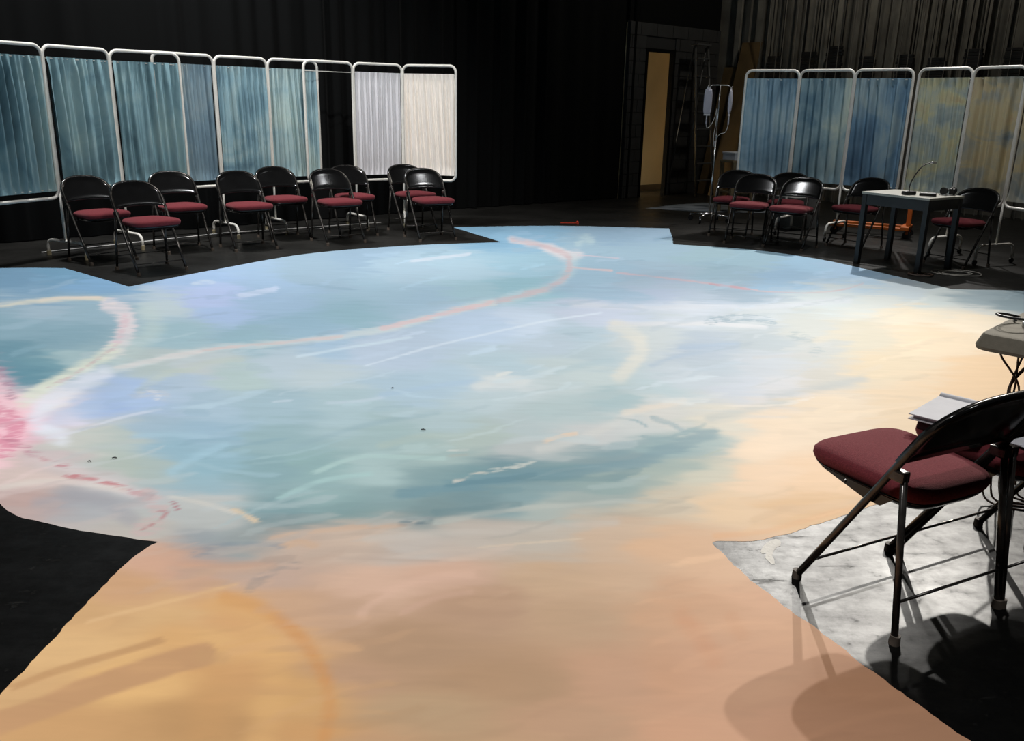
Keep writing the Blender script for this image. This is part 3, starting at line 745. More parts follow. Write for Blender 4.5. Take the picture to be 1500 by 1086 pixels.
# ================================================================== CHAIRS
YF, YR, SLOPE = 0.190, -0.217, 0.612
def ty(z): return YF - SLOPE * z
def make_chair():
    root = thing('folding_chair', 'chair', 'chair', group='black folding chairs with maroon seats')
    HW, ZS, ZT = 0.224, 0.590, 0.745
    def arch(a):      # a in 0..pi, 0 = right shoulder
        ca, sa = math.cos(a), math.sin(a)
        x = HW * math.copysign(abs(ca) ** (2 / 2.5), ca); z = ZS + (ZT - ZS) * abs(sa) ** (2 / 2.5)
        return x, z
    def bow(x): return -0.018 * (1 - (x / HW) ** 2)
    pts = [(-0.214, ty(0.012), 0.012), (-0.216, ty(0.2), 0.2), (-0.220, ty(0.42), 0.42)]
    for k in range(0, 25):
        x, z = arch(math.pi - math.pi * k / 24)
        pts.append((x, ty(z) + bow(x) * min(1, (z - ZS) / 0.06), z))
    pts += [(0.220, ty(0.42), 0.42), (0.216, ty(0.2), 0.2), (0.214, ty(0.012), 0.012)]
    tube('front_frame', pts, 0.0115, M['tube_black'], root, 10)
    # pressed back panel wrapping the arch
    bm = bmesh.new(); nx, nz = 25, 11
    def sheet(off_rim, off_in):
        g = []
        for i in range(nx + 1):
            a = math.pi * (1 - i / nx); x, zt = arch(min(max(a, 0.02), math.pi - 0.02)); zt += 0.010; x *= 1.03
            row = []
            zb = 0.535 + 0.012 * (1 - (x / HW) ** 2)
            for j in range(nz + 1):
                t = j / nz; z = zb + (zt - zb) * t
                ex = min(1, (1.035 - abs(x) / HW) / 0.16); ez = min(1, (1 - t) / 0.22, t / 0.10)
                e = max(0.0, min(ex, ez)); e = e * e * (3 - 2 * e)
                y = ty(z) + bow(x) * min(1.0, 0.55 + (z - 0.535) / 0.1) + off_rim + (off_in - off_rim) * e
                row.append(bm.verts.new((x, y, z)))
            g.append(row)
        return g
    A = sheet(0.014, 0.003); B = sheet(-0.012, -0.003)
    for i in range(nx):
        for j in range(nz):
            bm.faces.new((A[i][j], A[i][j + 1], A[i + 1][j + 1], A[i + 1][j]))
            bm.faces.new((B[i][j], B[i + 1][j], B[i + 1][j + 1], B[i][j + 1]))
    for i in range(nx):
        bm.faces.new((A[i][nz], B[i][nz], B[i + 1][nz], A[i + 1][nz])); bm.faces.new((A[i][0], A[i + 1][0], B[i + 1][0], B[i][0]))
    for j in range(nz):
        bm.faces.new((A[0][j], B[0][j], B[0][j + 1], A[0][j + 1])); bm.faces.new((A[nx][j], A[nx][j + 1], B[nx][j + 1], B[nx][j]))
    bmesh.ops.recalc_face_normals(bm, faces=bm.faces)
    bm_obj('backrest', bm, M['chair_black'], root)
    # seat outline
    def outline(inset, n=48):
        out = []
        for k in range(n):
            a = 2 * math.pi * k / n; ca, sa = math.cos(a), math.sin(a); e = 2 / 5.0
            px = math.copysign(abs(ca) ** e, ca); py = math.copysign(abs(sa) ** e, sa)
            y = 0.028 + (0.210 - inset) * py
            w = 0.192 + 0.015 * py
            out.append((px * (w - inset), y))
        return out
    def tilt(y): return 0.028 * (y - 0.02)
    bm = bmesh.new()
    prof = [(0.006, 0.404), (0.000, 0.412), (-0.004, 0.424), (-0.003, 0.438), (0.006, 0.449), (0.022, 0.456), (0.060, 0.462), (0.110, 0.465), (0.16, 0.466)]
    add_rings(bm, [[(x, y, z + tilt(y)) for x, y in outline(i)] for i, z in prof])
    bm_obj('seat_cushion', bm, M['seat_fabric'], root)
    bm = bmesh.new()
    prof = [(0.050, 0.372), (0.026, 0.377), (0.012, 0.392), (0.004, 0.404), (0.010, 0.406)]
    add_rings(bm, [[(x, y, z + tilt(y)) for x, y in outline(i)] for i, z in prof])
    bm_obj('seat_pan', bm, M['chair_black'], root)
    zr, yr_ = 0.500, ty(0.500) - 0.012
    for s in (-1, 1):
        tube('rear_leg', [(s * 0.2155, yr_ - 0.022, zr), (s * 0.2270, YR + 0.003, 0.012)], 0.0105, M['tube_black'], root, 10)
        bm = bmesh.new(); add_box(bm, (0.030, 0.052, 0.034), (s * 0.2165, yr_ - 0.006, zr - 0.006), 0, 0.006)
        bm_obj('hinge_bracket', bm, M['tube_black'], root, smooth=False)
        # sheet side bracket carrying the seat
        bm = bmesh.new(); prof2 = [(0.150, 0.408), (0.085, 0.394), (-0.020, 0.374), (-0.080, 0.374), (-0.120, 0.408)]
        A2 = [bm.verts.new((s * 0.2025, y, z)) for y, z in prof2]; B2 = [bm.verts.new((s * 0.2075, y, z)) for y, z in prof2]
        bm.faces.new(A2); bm.faces.new(list(reversed(B2)))
        for q in range(5): bm.faces.new((A2[q], B2[q], B2[(q + 1) % 5], A2[(q + 1) % 5]))
        bmesh.ops.recalc_face_normals(bm, faces=bm.faces)
        br = bm_obj('seat_bracket', bm, M['chair_black'], root, smooth=False)
        for yy, zq in ((0.055, 0.398), (-0.050, 0.388)):
            bm = bmesh.new(); bmesh.ops.create_cone(bm, cap_ends=True, segments=10, radius1=0.008, radius2=0.005, depth=0.006, matrix=Matrix.Translation((s * 0.209, yy, zq)) @ Matrix.Rotation(s * math.pi / 2, 4, 'Y'))
            bm_obj('rivet', bm, M['tube_black'], br, smooth=False)
        for (yy, zz) in ((YF, 0), (YR, 0)):
            cyl('foot_cap', 0.0165, 0.028, (s * (0.2143 if yy > 0 else 0.2270), yy - (0.006 if yy > 0 else -0.002), 0.0142), M['rubber_foot'], root, 12, 0.0150)
    tube('crossbar', [(-0.215, ty(0.088), 0.088), (0.215, ty(0.088), 0.088)], 0.0045, M['tube_black'], root, 8)
    yc = (yr_ - 0.022) + (YR + 0.003 - yr_ + 0.022) * (zr - 0.125) / (zr - 0.012)
    tube('crossbar', [(-0.222, yc, 0.125), (0.222, yc, 0.125)], 0.0045, M['tube_black'], root, 8)
    return root
CH = [
 (-3.800, 7.985, -128.9, 'black folding chair at the far left end of the left row, beside the blue screen'),
 (-3.175, 7.554, -132.9, 'black folding chair standing forward, nearest to the camera in the left row'),
 (-3.302, 8.642, -140.3, 'black folding chair third from left in the left row, behind the forward one'),
 (-2.705, 8.842, -141.9, 'black folding chair fourth from left in the left row, with empty floor at its left'),
 (-2.515, 9.528, -143.7, 'black folding chair fifth from left in the left row, set back against the screen'),
 (-1.895, 9.369, -144.2, 'black folding chair sixth from left in the left row, overlapping the one behind it'),
 (-1.835, 9.930, -152.0, 'black folding chair seventh from left in the left row, half hidden behind its neighbour'),
 (-1.196, 10.305, -145.5, 'black folding chair against the white screen, half hidden by the end chair'),
 (-0.935, 9.729, -150.1, 'black folding chair at the right end of the left row, before the white screen'),
 (2.585, 10.500, 155.8, 'black folding chair beside the infusion stand, rear left in the right cluster'),
 (2.652, 9.926, 153.5, 'black folding chair front left in the right cluster, lit red seat'),
 (3.161, 10.273, 157.9, 'black folding chair at the back of the right cluster, behind two others'),
 (3.041, 9.624, 141.0, 'black folding chair front right in the right cluster, lit red seat'),
 (3.800, 9.780, 128.0, 'black folding chair behind the left end of the small dark table'),
 (4.440, 8.730, 122.0, 'black folding chair in shadow at the right end of the small dark table'),
 (1.222, 2.462, 27.0, 'large black folding chair seen from behind in the right foreground, empty maroon seat'),
 (1.640, 2.672, 27.0, 'black folding chair next to the nearest one, with binder and papers on its seat'),
]
chair0 = make_chair()
for k, (x, y, a, lab) in enumerate(CH):
    if k == 0:
        chair0.location = (x, y, 0); chair0.rotation_euler = (0, 0, math.radians(a)); chair0['label'] = lab
    else: dup(chair0, (x, y, 0), math.radians(a), lab)

# ================================================================== WARD SCREENS
def rounded_frame(w, z0, z1, r, n=6):
    out = []
    for (cx, cz, a0) in ((w - r, z1 - r, 0), (r, z1 - r, 90), (r, z0 + r, 180), (w - r, z0 + r, 270)):
        for k in range(n + 1):
            a = math.radians(a0 + 90 * k / n); out.append((cx + r * math.cos(a), 0, cz + r * math.sin(a)))
    return out
def fabric_mesh(w, z0, z1, seed, folds, depth, lean=0.0):
    rr = random.Random(seed)
    bm = bmesh.new(); nx, nz = 120, 30
    waves = [(rr.uniform(0.6, 1.5) * folds, rr.uniform(0, 6.28), rr.uniform(0.4, 1), rr.uniform(-0.6, 0.6)) for _ in range(5)]
    g = []
    for i in range(nx + 1):
        s = i / nx; row = []
        for j in range(nz + 1):
            t = j / nz
            ph = s + lean * (t - 0.5) * s * (1 - s)
            y = 0; tot = 0
            for f, p0, a, dr in waves:
                y += a * math.sin(2 * math.pi * f * ph + p0 + dr * t * 1.6); tot += a
            y = y / tot * 1.9
            y = math.copysign(abs(y) ** 0.8, y) * depth * (0.65 + 0.5 * math.sin(math.pi * min(1, t * 1.02)))
            y += 0.25 * depth * math.sin(2 * math.pi * folds * 2.3 * s + seed) * (1 if t > 0.8 else 0.3)
            env = min(1.0, min(t, 1 - t) / 0.07); y = y * (0.22 + 0.78 * env) - 0.011 * (1 - env)
            row.append(bm.verts.new((s * w, y, z0 + (z1 - z0) * t)))
        g.append(row)
    for i in range(nx):
        for j in range(nz):
            bm.faces.new((g[i][j], g[i + 1][j], g[i + 1][j + 1], g[i][j + 1]))
    return bm
def ward_screen(posts, zb, zt, fabrics, label, stands, seed, casters=False):
    root = thing('ward_screen', label, 'folding screen', (posts[1][0], posts[1][1], 0), group='hospital ward screens')
    P = [Vector((p[0], p[1], 0)) - root.location for p in posts]
    for k in range(len(P) - 1):
        d = P[k + 1] - P[k]; L = d.length; a = math.atan2(d.y, d.x)
        mat = Matrix.Translation(P[k] + d.normalized() * 0.007) @ Matrix.Rotation(a, 4, 'Z')
        w = L - 0.014
        bm = bmesh.new(); add_tube(bm, rounded_frame(w, zb, zt, 0.075), 0.0155, 10, closed=True)
        fr = bm_obj('panel_frame', bm, M['white_frame'], root, matrix=mat)
        bm = bmesh.new(); add_tube(bm, [(0.0, 0, zt - 0.105), (w, 0, zt - 0.105)], 0.0045, 8)
        bm_obj('curtain_rod', bm, M['white_frame'], fr)
        if fabrics[k] is not None:
            bm = bmesh.new(); add_tube(bm, [(0.0, 0, zb + 0.075), (w, 0, zb + 0.075)], 0.0045, 8)
            bm_obj('curtain_rod', bm, M['white_frame'], fr)
            fm, folds, depth, lean = fabrics[k]
            bm = fabric_mesh(w - 0.036, zb + 0.062, zt - 0.092, seed * 10 + k, folds, depth, lean)
            bmesh.ops.translate(bm, verts=bm.verts, vec=(0.018, 0, 0))
            bm_obj('cloth_panel', bm, fm, root, matrix=mat)
    for k in stands:
        d = (P[k + 1] - P[k - 1]).normalized(); n = Vector((d.y, -d.x, 0))
        if n.y > 0: n = -n
        c = P[k]; hl_ = 0.255; zz = 0.150; base = 0.045 if casters else 0.0
        pts = []
        for s in (-1, 1):
            arc = [c + n * (s * (hl_ - 0.07 + 0.07 * math.sin(math.radians(q)))) + Vector((0, 0, base + zz - 0.07 + 0.07 * math.cos(math.radians(q)))) for q in (0, 22, 45, 67, 90)]
            foot = [c + n * (s * hl_) + Vector((0, 0, base + 0.012))]
            pts += (list(reversed(arc + foot)) if s == -1 else arc + foot)
        st = tube('foot_stand', pts, 0.0145, M['white_frame'], root, 10)
        tube('stand_post', [c + Vector((0, 0, base + zz)), c + Vector((0, 0, zb + 0.10))], 0.0125, M['white_frame'], st, 10)
        for s in (-1, 1):
            q = c + n * (s * hl_)
            if casters:
                bm = bmesh.new(); bmesh.ops.create_cone(bm, cap_ends=True, segments=16, radius1=0.026, radius2=0.026, depth=0.018, matrix=Matrix.Translation(q + Vector((0, 0, 0.026))) @ Matrix.Rotation(math.atan2(n.y, n.x), 4, 'Z') @ Matrix.Rotation(math.pi / 2, 4, 'X'))
                bm_obj('caster', bm, M['dark_metal'], st, smooth=False)
            else:
                cyl('rubber_tip', 0.0195, 0.045, q + Vector((0, 0, 0.0225)), M['foot_tip'], st, 12)
    return root
blue = lambda n, s: dyed_fabric(n, [(0.28, (92, 122, 132)), (0.48, (132, 164, 172)), (0.70, (166, 190, 188))], s, 2.6, (1, 1, 0.7))
FB = [blue('blue_dyed_cloth', s) for s in (1, 2, 3)]
FQ1 = dyed_fabric('blue_grey_dyed_cloth', [(0.25, (84, 110, 130)), (0.5, (124, 148, 160)), (0.72, (160, 168, 164))], 4, 1.6)
FQ2 = dyed_fabric('light_blue_dyed_cloth', [(0.28, (86, 118, 136)), (0.48, (136, 168, 178)), (0.68, (178, 198, 196))], 5, 2.2)
FQ3 = dyed_fabric('pale_blue_dyed_cloth', [(0.28, (94, 126, 144)), (0.48, (150, 178, 184)), (0.7, (184, 202, 196))], 6, 2.2)
FW1 = plain('white_muslin', s2l((222, 220, 222)), 0.9, 0, 0.1, vary=0.03)
FW2 = plain('warm_white_muslin', s2l((244, 236, 226)), 0.9, 0, 0.1, vary=0.03)
FT1 = dyed_fabric('mid_blue_dyed_cloth', [(0.28, (104, 134, 152)), (0.5, (144, 174, 190)), (0.72, (184, 204, 206))], 7, 1.8)
FT2 = dyed_fabric('aqua_dyed_cloth', [(0.30, (112, 144, 160)), (0.48, (160, 186, 192)), (0.66, (208, 218, 202))], 8, 1.9)
FT3 = dyed_fabric('deep_blue_dyed_cloth', [(0.30, (92, 122, 146)), (0.5, (128, 160, 182)), (0.72, (188, 204, 198))], 9, 1.8)
FU1 = dyed_fabric('yellow_green_dyed_cloth', [(0.28, (136, 154, 160)), (0.44, (182, 192, 184)), (0.56, (212, 208, 170)), (0.72, (202, 180, 144))], 10, 2.4, (1, 1, 1.5))
FU2 = dyed_fabric('ochre_grey_dyed_cloth', [(0.28, (134, 146, 150)), (0.44, (176, 174, 160)), (0.56, (202, 188, 150)), (0.72, (198, 178, 146))], 11, 2.6, (1, 1, 1.4))
L1, L2 = (-4.19, 8.08), (-3.888, 8.722)
ward_screen([(-4.50, 7.42), L1, L2, (-3.378, 9.155)], 0.555, 1.872,
            [(FB[0], 7, 0.044, 0.1), (FB[1], 7, 0.046, 0.2), (FB[2], 7, 0.046, 0.15)],
            'white tubular ward screen with deep blue cloth at the far left', (1, 2), 1)
ward_screen([(-3.605, 9.02), (-3.179, 9.567), (-2.739, 9.993), (-2.268, 10.352)], 0.555, 1.876,
            [(FQ1, 10, 0.024, 0.2), (FQ2, 7, 0.034, 0.3), (FQ3, 6, 0.026, 0.4)],
            'white tubular ward screen with pale blue clouded cloth, middle of the left row', (1, 2), 2)
ward_screen([(-2.366, 10.07), (-1.898, 10.51), (-1.375, 10.856), (-0.722, 10.70)], 0.555, 1.872,
            [None, (FW1, 12, 0.018, 0.1), (FW2, 12, 0.017, 0.5)],
            'white tubular ward screen with plain white cloth and one bare panel', (1, 2), 3)
ward_screen([(2.770, 11.186), (3.333, 10.861), (3.806, 10.379), (4.274, 9.918)], 0.575, 1.907,
            [(FT1, 5, 0.030, 0.2), (FT2, 5, 0.030, 0.2), (FT3, 5, 0.030, 0.3)],
            'white tubular ward screen with blue and aqua cloth behind the right chair cluster', (1, 2), 4, True)
ward_screen([(4.305, 9.880), (4.631, 9.357), (4.880, 8.822), (5.09, 8.21)], 0.575, 1.907,
            [(FU1, 7, 0.018, 0.3), (FU2, 5, 0.018, 0.2), (FU2, 6, 0.018, 0.2)],
            'white tubular ward screen with yellow and ochre cloth at the far right', (1, 2), 5, True)
# long thin white rod on the floor in front of the left screens
_a, _b, _c = gp(61, 371), gp(330, 342.3), gp(558, 327)
tag(tube('floor_rod', [_a + Vector((0, 0, 0.007)), _b + Vector((0, 0, 0.007)), _c + Vector((0, 0, 0.007))], 0.006, M['white_tape'], None, 8), 'thin white conduit running along the floor under the left screens', 'conduit')

# ================================================================== DRAPES
def drape(name, p0, p1, ztop, folds, depth, seed, label, flare=0.0, creases=()):
    rr = random.Random(seed)
    p0, p1 = Vector(p0), Vector(p1); d = (p1 - p0); L = d.length; d.normalize(); n = Vector((-d.y, d.x, 0))
    ph = [(rr.uniform(0.5, 1.6) * folds, rr.uniform(0, 6.28), rr.uniform(0.4, 1)) for _ in range(6)]
    bm = bmesh.new(); nx = int(L * 42); nz = 10; g = []
    for i in range(nx + 1):
        s = i / nx; row = []
        y0 = sum(a * math.sin(2 * math.pi * f * s + p) for f, p, a in ph) / 2.4
        sh = 0
        for cpos in creases: sh += 1.7 * math.exp(-((s * L - cpos) / 0.035) ** 2)
        for j in range(nz + 1):
            t = j / nz
            y = depth * (y0 * (0.75 + 0.25 * t)) - sh * depth * 1.3
            x = s * L + (flare * (1 - t) ** 1.5 * max(0, (s - 0.9) / 0.1))
            q = p0 + d * x + n * y; row.append(bm.verts.new((q.x, q.y, 0.012 + (ztop - 0.012) * t)))
        g.append(row)
    for i in range(nx):
        for j in range(nz):
            bm.faces.new((g[i][j], g[i + 1][j], g[i + 1][j + 1], g[i][j + 1]))
    return tag(bm_obj(name, bm, M['velvet']), label, 'curtain', 'black stage drapes')
c0, c1, c2 = gp(0, 357), gp(668, 306.5), gp(936, 288.5)
dirA = (c1 - c0).normalized()
drape('stage_drape', c0 - dirA * 3.2, c1 + dirA * 0.05, 5.6, 26, 0.055, 2, 'long black velvet stage drape behind the left ward screens')
def along(u, v, q0, q1): return (gp(u, v) - q0).dot((q1 - q0).normalized())
drape('stage_drape', c1, c2 - (c2 - c1).normalized() * 0.26, 5.6, 11, 0.05, 7, 'black velvet stage drape with upright folds beside the open doorway', 0.0,
      [along(x, y, c1, c2) for x, y in ((692, 305), (727, 303), (765, 301), (796, 299), (912, 290))])

# ================================================================== RIGGING
def rg(t, n, z): return RO + RD * t + RN * n + Vector((0, 0, z))
rp = bmesh.new(); add_tube(rp, [(0, 0, 0), (0, 0, 7.2)], 0.0075, 6)
rope_me = bpy.data.meshes.new('hauling_rope'); rp.to_mesh(rp_m := rope_me); rp.free(); rope_me.materials.append(M['rope'])
rnd = random.Random(11); t = 0.78; k = 0
while t < 6.6:
    o = bpy.data.objects.new('hauling_rope', rope_me); COL.objects.link(o); o.location = rg(t, -0.02 - 0.10 * (k % 2) + rnd.uniform(-0.02, 0.02), 0.012)
    tag(o, 'grey hauling rope hanging straight down in front of the rigging wall', 'rope', 'hauling ropes of the rigging wall')
    t += rnd.uniform(0.07, 0.22); k += 1
arb = None
for k in range(10):
    tt = 1.02 + 0.52 * k + rnd.uniform(-0.06, 0.06); zz = 2.60 + rnd.uniform(-0.12, 0.10)
    q = rg(tt, 0.13, 0)
    if arb is None:
        arb = thing('counterweight_arbor', 'black iron counterweight carriage hanging on the rigging wall', 'counterweight', (0, 0, 0), 0, 'counterweight arbors on the rigging wall')
        for s in (-1, 1): tube('arbor_rod', [(s * 0.10, 0, -0.9), (s * 0.10, 0, 1.6)], 0.010, M['rig_dark'], arb, 8)
        box('top_plate', (0.28, 0.09, 0.04), (0, 0, 1.6), M['rig_dark'], arb, 0, 0.005)
        box('bottom_plate', (0.28, 0.09, 0.04), (0, 0, -0.92), M['rig_dark'], arb, 0, 0.005)
        for j in range(9): box('weight', (0.26 - 0.015 * (j % 3), 0.085, 0.045), (0.006 * (j % 2), 0, -0.872 + 0.05 * j), M['rig_dark'], arb, 0, 0.004)
        ln = tube('lift_line', [(0, 0, 1.6), (0, 0, 4.2)], 0.006, M['rope'], arb, 6)
        cur = arb
    else:
        cur = dup(arb, (0, 0, 0), 0, arb['label'])
    cur.location = (q.x, q.y, zz + 0.2); cur.rotation_euler = (0, 0, math.atan2(RD.y, RD.x))

# ================================================================== UPSTAGE CLUTTER
# brown plywood flat leaning on the rigging wall
def leaning_panel(name, t0, t1, h, foot, th, mat, label, cat):
    bm = bmesh.new()
    v_ = []
    for (t, n, z) in ((t0, foot, 0.0), (t1, foot, 0.0), (t1, foot - th, 0.0), (t0, foot - th, 0.0)):
        v_.append(bm.verts.new(rg(t, n, z)))
    for (t, n, z) in ((t0, 0.185, h), (t1, 0.185, h), (t1, 0.185 - th, h), (t0, 0.185 - th, h)):
        v_.append(bm.verts.new(rg(t, n, z)))
    for f in ((0, 3, 2, 1), (4, 5, 6, 7), (0, 1, 5, 4), (1, 2, 6, 5), (2, 3, 7, 6), (3, 0, 4, 7)): bm.faces.new([v_[i] for i in f])
    bmesh.ops.recalc_face_normals(bm, faces=bm.faces)
    return tag(bm_obj(name, bm, mat, smooth=False), label, cat)
leaning_panel('plywood_sheet', 0.34, 0.70, 2.55, -0.55, 0.03, M['plywood'], 'tall brown plywood sheet leaning in the corner left of the blue screen', 'plywood')
leaning_panel('plywood_sheet', 0.03, 0.30, 2.15, -0.40, 0.03, M['plywood'], 'shorter brown plywood sheet behind the infusion stand', 'plywood')
# timber stand with a white box
q = Vector((3.22, 12.95, 0))
st = thing('timber_stand', 'rough timber stand with shelf behind the infusion stand', 'stand', q, math.radians(20))
for sx in (-1, 1):
    for sy in (-1, 1): box('leg', (0.045, 0.045, 0.72), (sx * 0.17, sy * 0.15, 0.36), M['timber'], st)
box('top_board', (0.42, 0.36, 0.03), (0, 0, 0.735), M['timber'], st, 0, 0.004)
box('shelf_board', (0.38, 0.30, 0.025), (0, 0, 0.30), M['timber'], st, 0, 0.003)
bx = thing('white_box', 'low white cardboard box on the timber stand', 'box', q + Vector((0, 0, 0.75)), math.radians(24))
box('box_body', (0.36, 0.28, 0.085), (0, 0, 0.0435), M['white_paper'], bx, 0, 0.004)
box('box_lid', (0.375, 0.295, 0.025), (0, 0, 0.098), M['white_paper'], bx, 0, 0.004)
# dim ladder
ld = thing('step_ladder', 'dim grey step ladder in the dark corner beside the doorway', 'ladder', (3.02, 15.30, 0), math.radians(42))
for s in (-1, 1):
    tube('rail', [(s * 0.24, -0.30, 0.02), (s * 0.17, 0.0, 2.45)], 0.018, M['steel_grey'], ld, 8)
    tube('rear_rail', [(s * 0.22, 0.34, 0.02), (s * 0.16, 0.03, 2.42)], 0.014, M['steel_grey'], ld, 8)
for k in range(8):
    z = 0.28 + 0.28 * k; f = z / 2.45
    box('tread', (0.46 - 0.13 * f, 0.08, 0.022), (0, -0.30 * (1 - f), z), M['steel_grey'], ld, 0, 0.004)
box('top_cap', (0.38, 0.14, 0.03), (0, 0.012, 2.455), M['steel_grey'], ld, 0, 0.005)
# grey cartons behind the right chairs
box_a = tag(box('storage_carton', (0.42, 0.34, 0.40), (3.62, 11.35, 0.2015), M['grey_box'], None, 0.5, 0.006), 'grey carton on the floor behind the right chair cluster', 'carton')
# orange pallet truck
ot = thing('pallet_truck', 'low orange wheeled truck with upright post under the screens', 'hand truck', (4.74, 10.60, 0), math.radians(-30))
for s in (-1, 1):
    bm = bmesh.new(); add_box(bm, (0.85, 0.07, 0.035), (-0.45, s * 0.15, 0.115), 0, 0.006); bm_obj('fork', bm, M['orange_paint'], ot, smooth=False)
bm = bmesh.new(); add_box(bm, (0.10, 0.38, 0.05), (0.0, 0, 0.125), 0, 0.01); bm_obj('carriage', bm, M['orange_paint'], ot, smooth=False)
bm = bmesh.new(); add_box(bm, (0.055, 0.055, 0.26), (0.02, 0, 0.278), 0, 0.008); bm_obj('mast', bm, M['orange_paint'], ot, smooth=False)
tube('handle_rod', [(0.02, 0, 0.40), (0.03, 0, 0.56)], 0.011, M['silver'], ot, 8)
for (x, y) in ((0.03, 0.13), (0.03, -0.13), (-0.80, 0.15), (-0.80, -0.15)):
    bm = bmesh.new(); r_ = 0.048
    bmesh.ops.create_cone(bm, cap_ends=True, segments=18, radius1=r_, radius2=r_, depth=0.04, matrix=Matrix.Translation((x, y, r_ + 0.002)) @ Matrix.Rotation(math.pi / 2, 4, 'X'))
    wh = bm_obj('wheel', bm, M['black_plastic'], ot, smooth=False)
    box('wheel_fork', (0.03, 0.05, 0.05), (x, y, 0.085), M['orange_paint'], wh)

# ================================================================== INFUSION STAND
iv = thing('infusion_stand', 'chrome infusion pole on wheels with hook bar', 'iv stand', (2.60, 11.76, 0), math.radians(8))
tube('pole', [(0, 0, 0.10), (0, 0, 1.10)], 0.0125, M['chrome'], iv, 12)
tube('inner_pole', [(0, 0, 1.09), (0, 0, 1.745)], 0.0085, M['chrome'], iv, 12)
cyl('clamp_collar', 0.018, 0.05, (0, 0, 1.10), M['chrome'], iv)
hb = tube('hook_bar', [(-0.165, 0, 1.735), (-0.150, 0, 1.715), (-0.13, 0, 1.735), (-0.10, 0, 1.745), (0.10, 0, 1.745), (0.13, 0, 1.735), (0.150, 0, 1.715), (0.165, 0, 1.735)], 0.005, M['chrome'], iv, 8)
for k in range(4):
    a = math.radians(45 + 90 * k); c_, s_ = math.cos(a), math.sin(a)
    lg = tube('base_leg', [(0, 0, 0.105), (0.14 * c_, 0.14 * s_, 0.10), (0.27 * c_, 0.27 * s_, 0.085)], 0.012, M['chrome'], iv, 8)
    bm = bmesh.new(); bmesh.ops.create_cone(bm, cap_ends=True, segments=16, radius1=0.034, radius2=0.034, depth=0.022, matrix=Matrix.Translation((0.27 * c_, 0.27 * s_, 0.036)) @ Matrix.Rotation(a + 0.5, 4, 'Z') @ Matrix.Rotation(math.pi / 2, 4, 'X'))
    bm_obj('caster', bm, M['black_plastic'], lg, smooth=False)
    cyl('caster_cap', 0.016, 0.03, (0.27 * c_, 0.27 * s_, 0.082), M['chrome'], lg, 10)
def iv_bag(x, label, rot):
    o = thing('infusion_bag', label, 'iv bag', iv.location + Matrix.Rotation(math.radians(8), 4, 'Z') @ Vector((x, 0, 1.715)), rot, 'infusion bags')
    bm = bmesh.new(); rings = []
    for k in range(13):
        t = k / 12; z = -0.02 - 0.31 * t
        w = 0.056 * (0.75 + 0.25 * min(1, t * 5)) * (1 - 0.25 * max(0, (t - 0.85) / 0.15)); th = 0.004 + 0.020 * math.sin(math.pi * t) ** 0.7
        rings.append([(w * math.copysign(abs(math.cos(a)) ** 0.7, math.cos(a)), th * math.sin(a), z) for a in [2 * math.pi * q / 20 for q in range(20)]])
    add_rings(bm, rings); bmesh.ops.recalc_face_normals(bm, faces=bm.faces)
    bm_obj('film_bag', bm, M['iv_bag'], o)
    box('hanger_tab', (0.05, 0.004, 0.04), (0, 0, -0.012), M['white_paper'], o)
    box('seam_strip', (0.085, 0.010, 0.022), (0, 0, -0.335), M['white_paper'], o, 0, 0.003)
    cyl('port', 0.008, 0.05, (0.0, 0, -0.37), M['white_paper'], o, 10)
    cyl('drip_chamber', 0.010, 0.06, (0.0, 0, -0.425), M['iv_bag'], o, 12)
    return o
b1 = iv_bag(-0.150, 'clear infusion bag on the left hook of the pole', math.radians(10))
b2 = iv_bag(0.150, 'clear infusion bag on the right hook of the pole', math.radians(62))
tube('drip_tube', catmull([(0, 0, -0.455), (0.02, 0, -0.50), (0.07, 0.0, -0.46), (0.11, -0.01, -0.36), (0.125, -0.015, -0.26), (0.13, -0.01, -0.42), (0.115, -0.01, -0.62), (0.13, -0.012, -0.72)], 6), 0.0032, M['white_tape'], b1, 6)
tube('drip_tube', catmull([(0, 0, -0.455), (-0.02, 0.02, -0.55), (-0.04, 0.09, -0.58), (-0.06, 0.13, -0.66), (-0.07, 0.135, -0.76)], 6), 0.0032, M['white_tape'], b2, 6)
bm = bmesh.new(); add_box(bm, (0.035, 0.022, 0.075), (-0.068, 0.135, -0.70), 0, 0.006); bm_obj('roller_clamp', bm, M['white_paper'], b2, smooth=False)

# ================================================================== SMALL DARK TABLE
TA, TC_, TD = Vector((3.400, 8.690, 0)), Vector((3.800, 8.100, 0)), Vector((4.275, 8.425, 0))
tx = (TD - TC_); ty_ = (TA - TC_); W_, L_ = tx.length, ty_.length
tb = thing('work_table', 'small dark table with pale grey top on the right of the stage', 'table', (TC_ + TD + TA + (TA + TD - TC_)) / 4, math.atan2(tx.y, tx.x))
bm = bmesh.new(); add_box(bm, (W_, L_, 0.022), (0, 0, 0.700), 0, 0.003); bm_obj('table_top', bm, M['grey_top'], tb, smooth=False)
for (sx, sy, lx, ly) in ((0, 1, W_ - 0.05, 0.02), (0, -1, W_ - 0.05, 0.02), (1, 0, 0.02, L_ - 0.05), (-1, 0, 0.02, L_ - 0.05)):
    bm = bmesh.new(); add_box(bm, (lx, ly, 0.10), (sx * (W_ / 2 - 0.022), sy * (L_ / 2 - 0.022), 0.639), 0, 0.002); bm_obj('apron', bm, M['dark_metal'], tb, smooth=False)
for sx in (-1, 1):
    for sy in (-1, 1):
        bm = bmesh.new(); add_box(bm, (0.048, 0.048, 0.688), (sx * (W_ / 2 - 0.03), sy * (L_ / 2 - 0.03), 0.345), 0, 0.004); bm_obj('leg', bm, M['dark_metal'], tb, smooth=False)
TT = 0.7115
def on_table(u, v): q = gp(u, v, TT); return q
q = on_table(1331, 285.5)
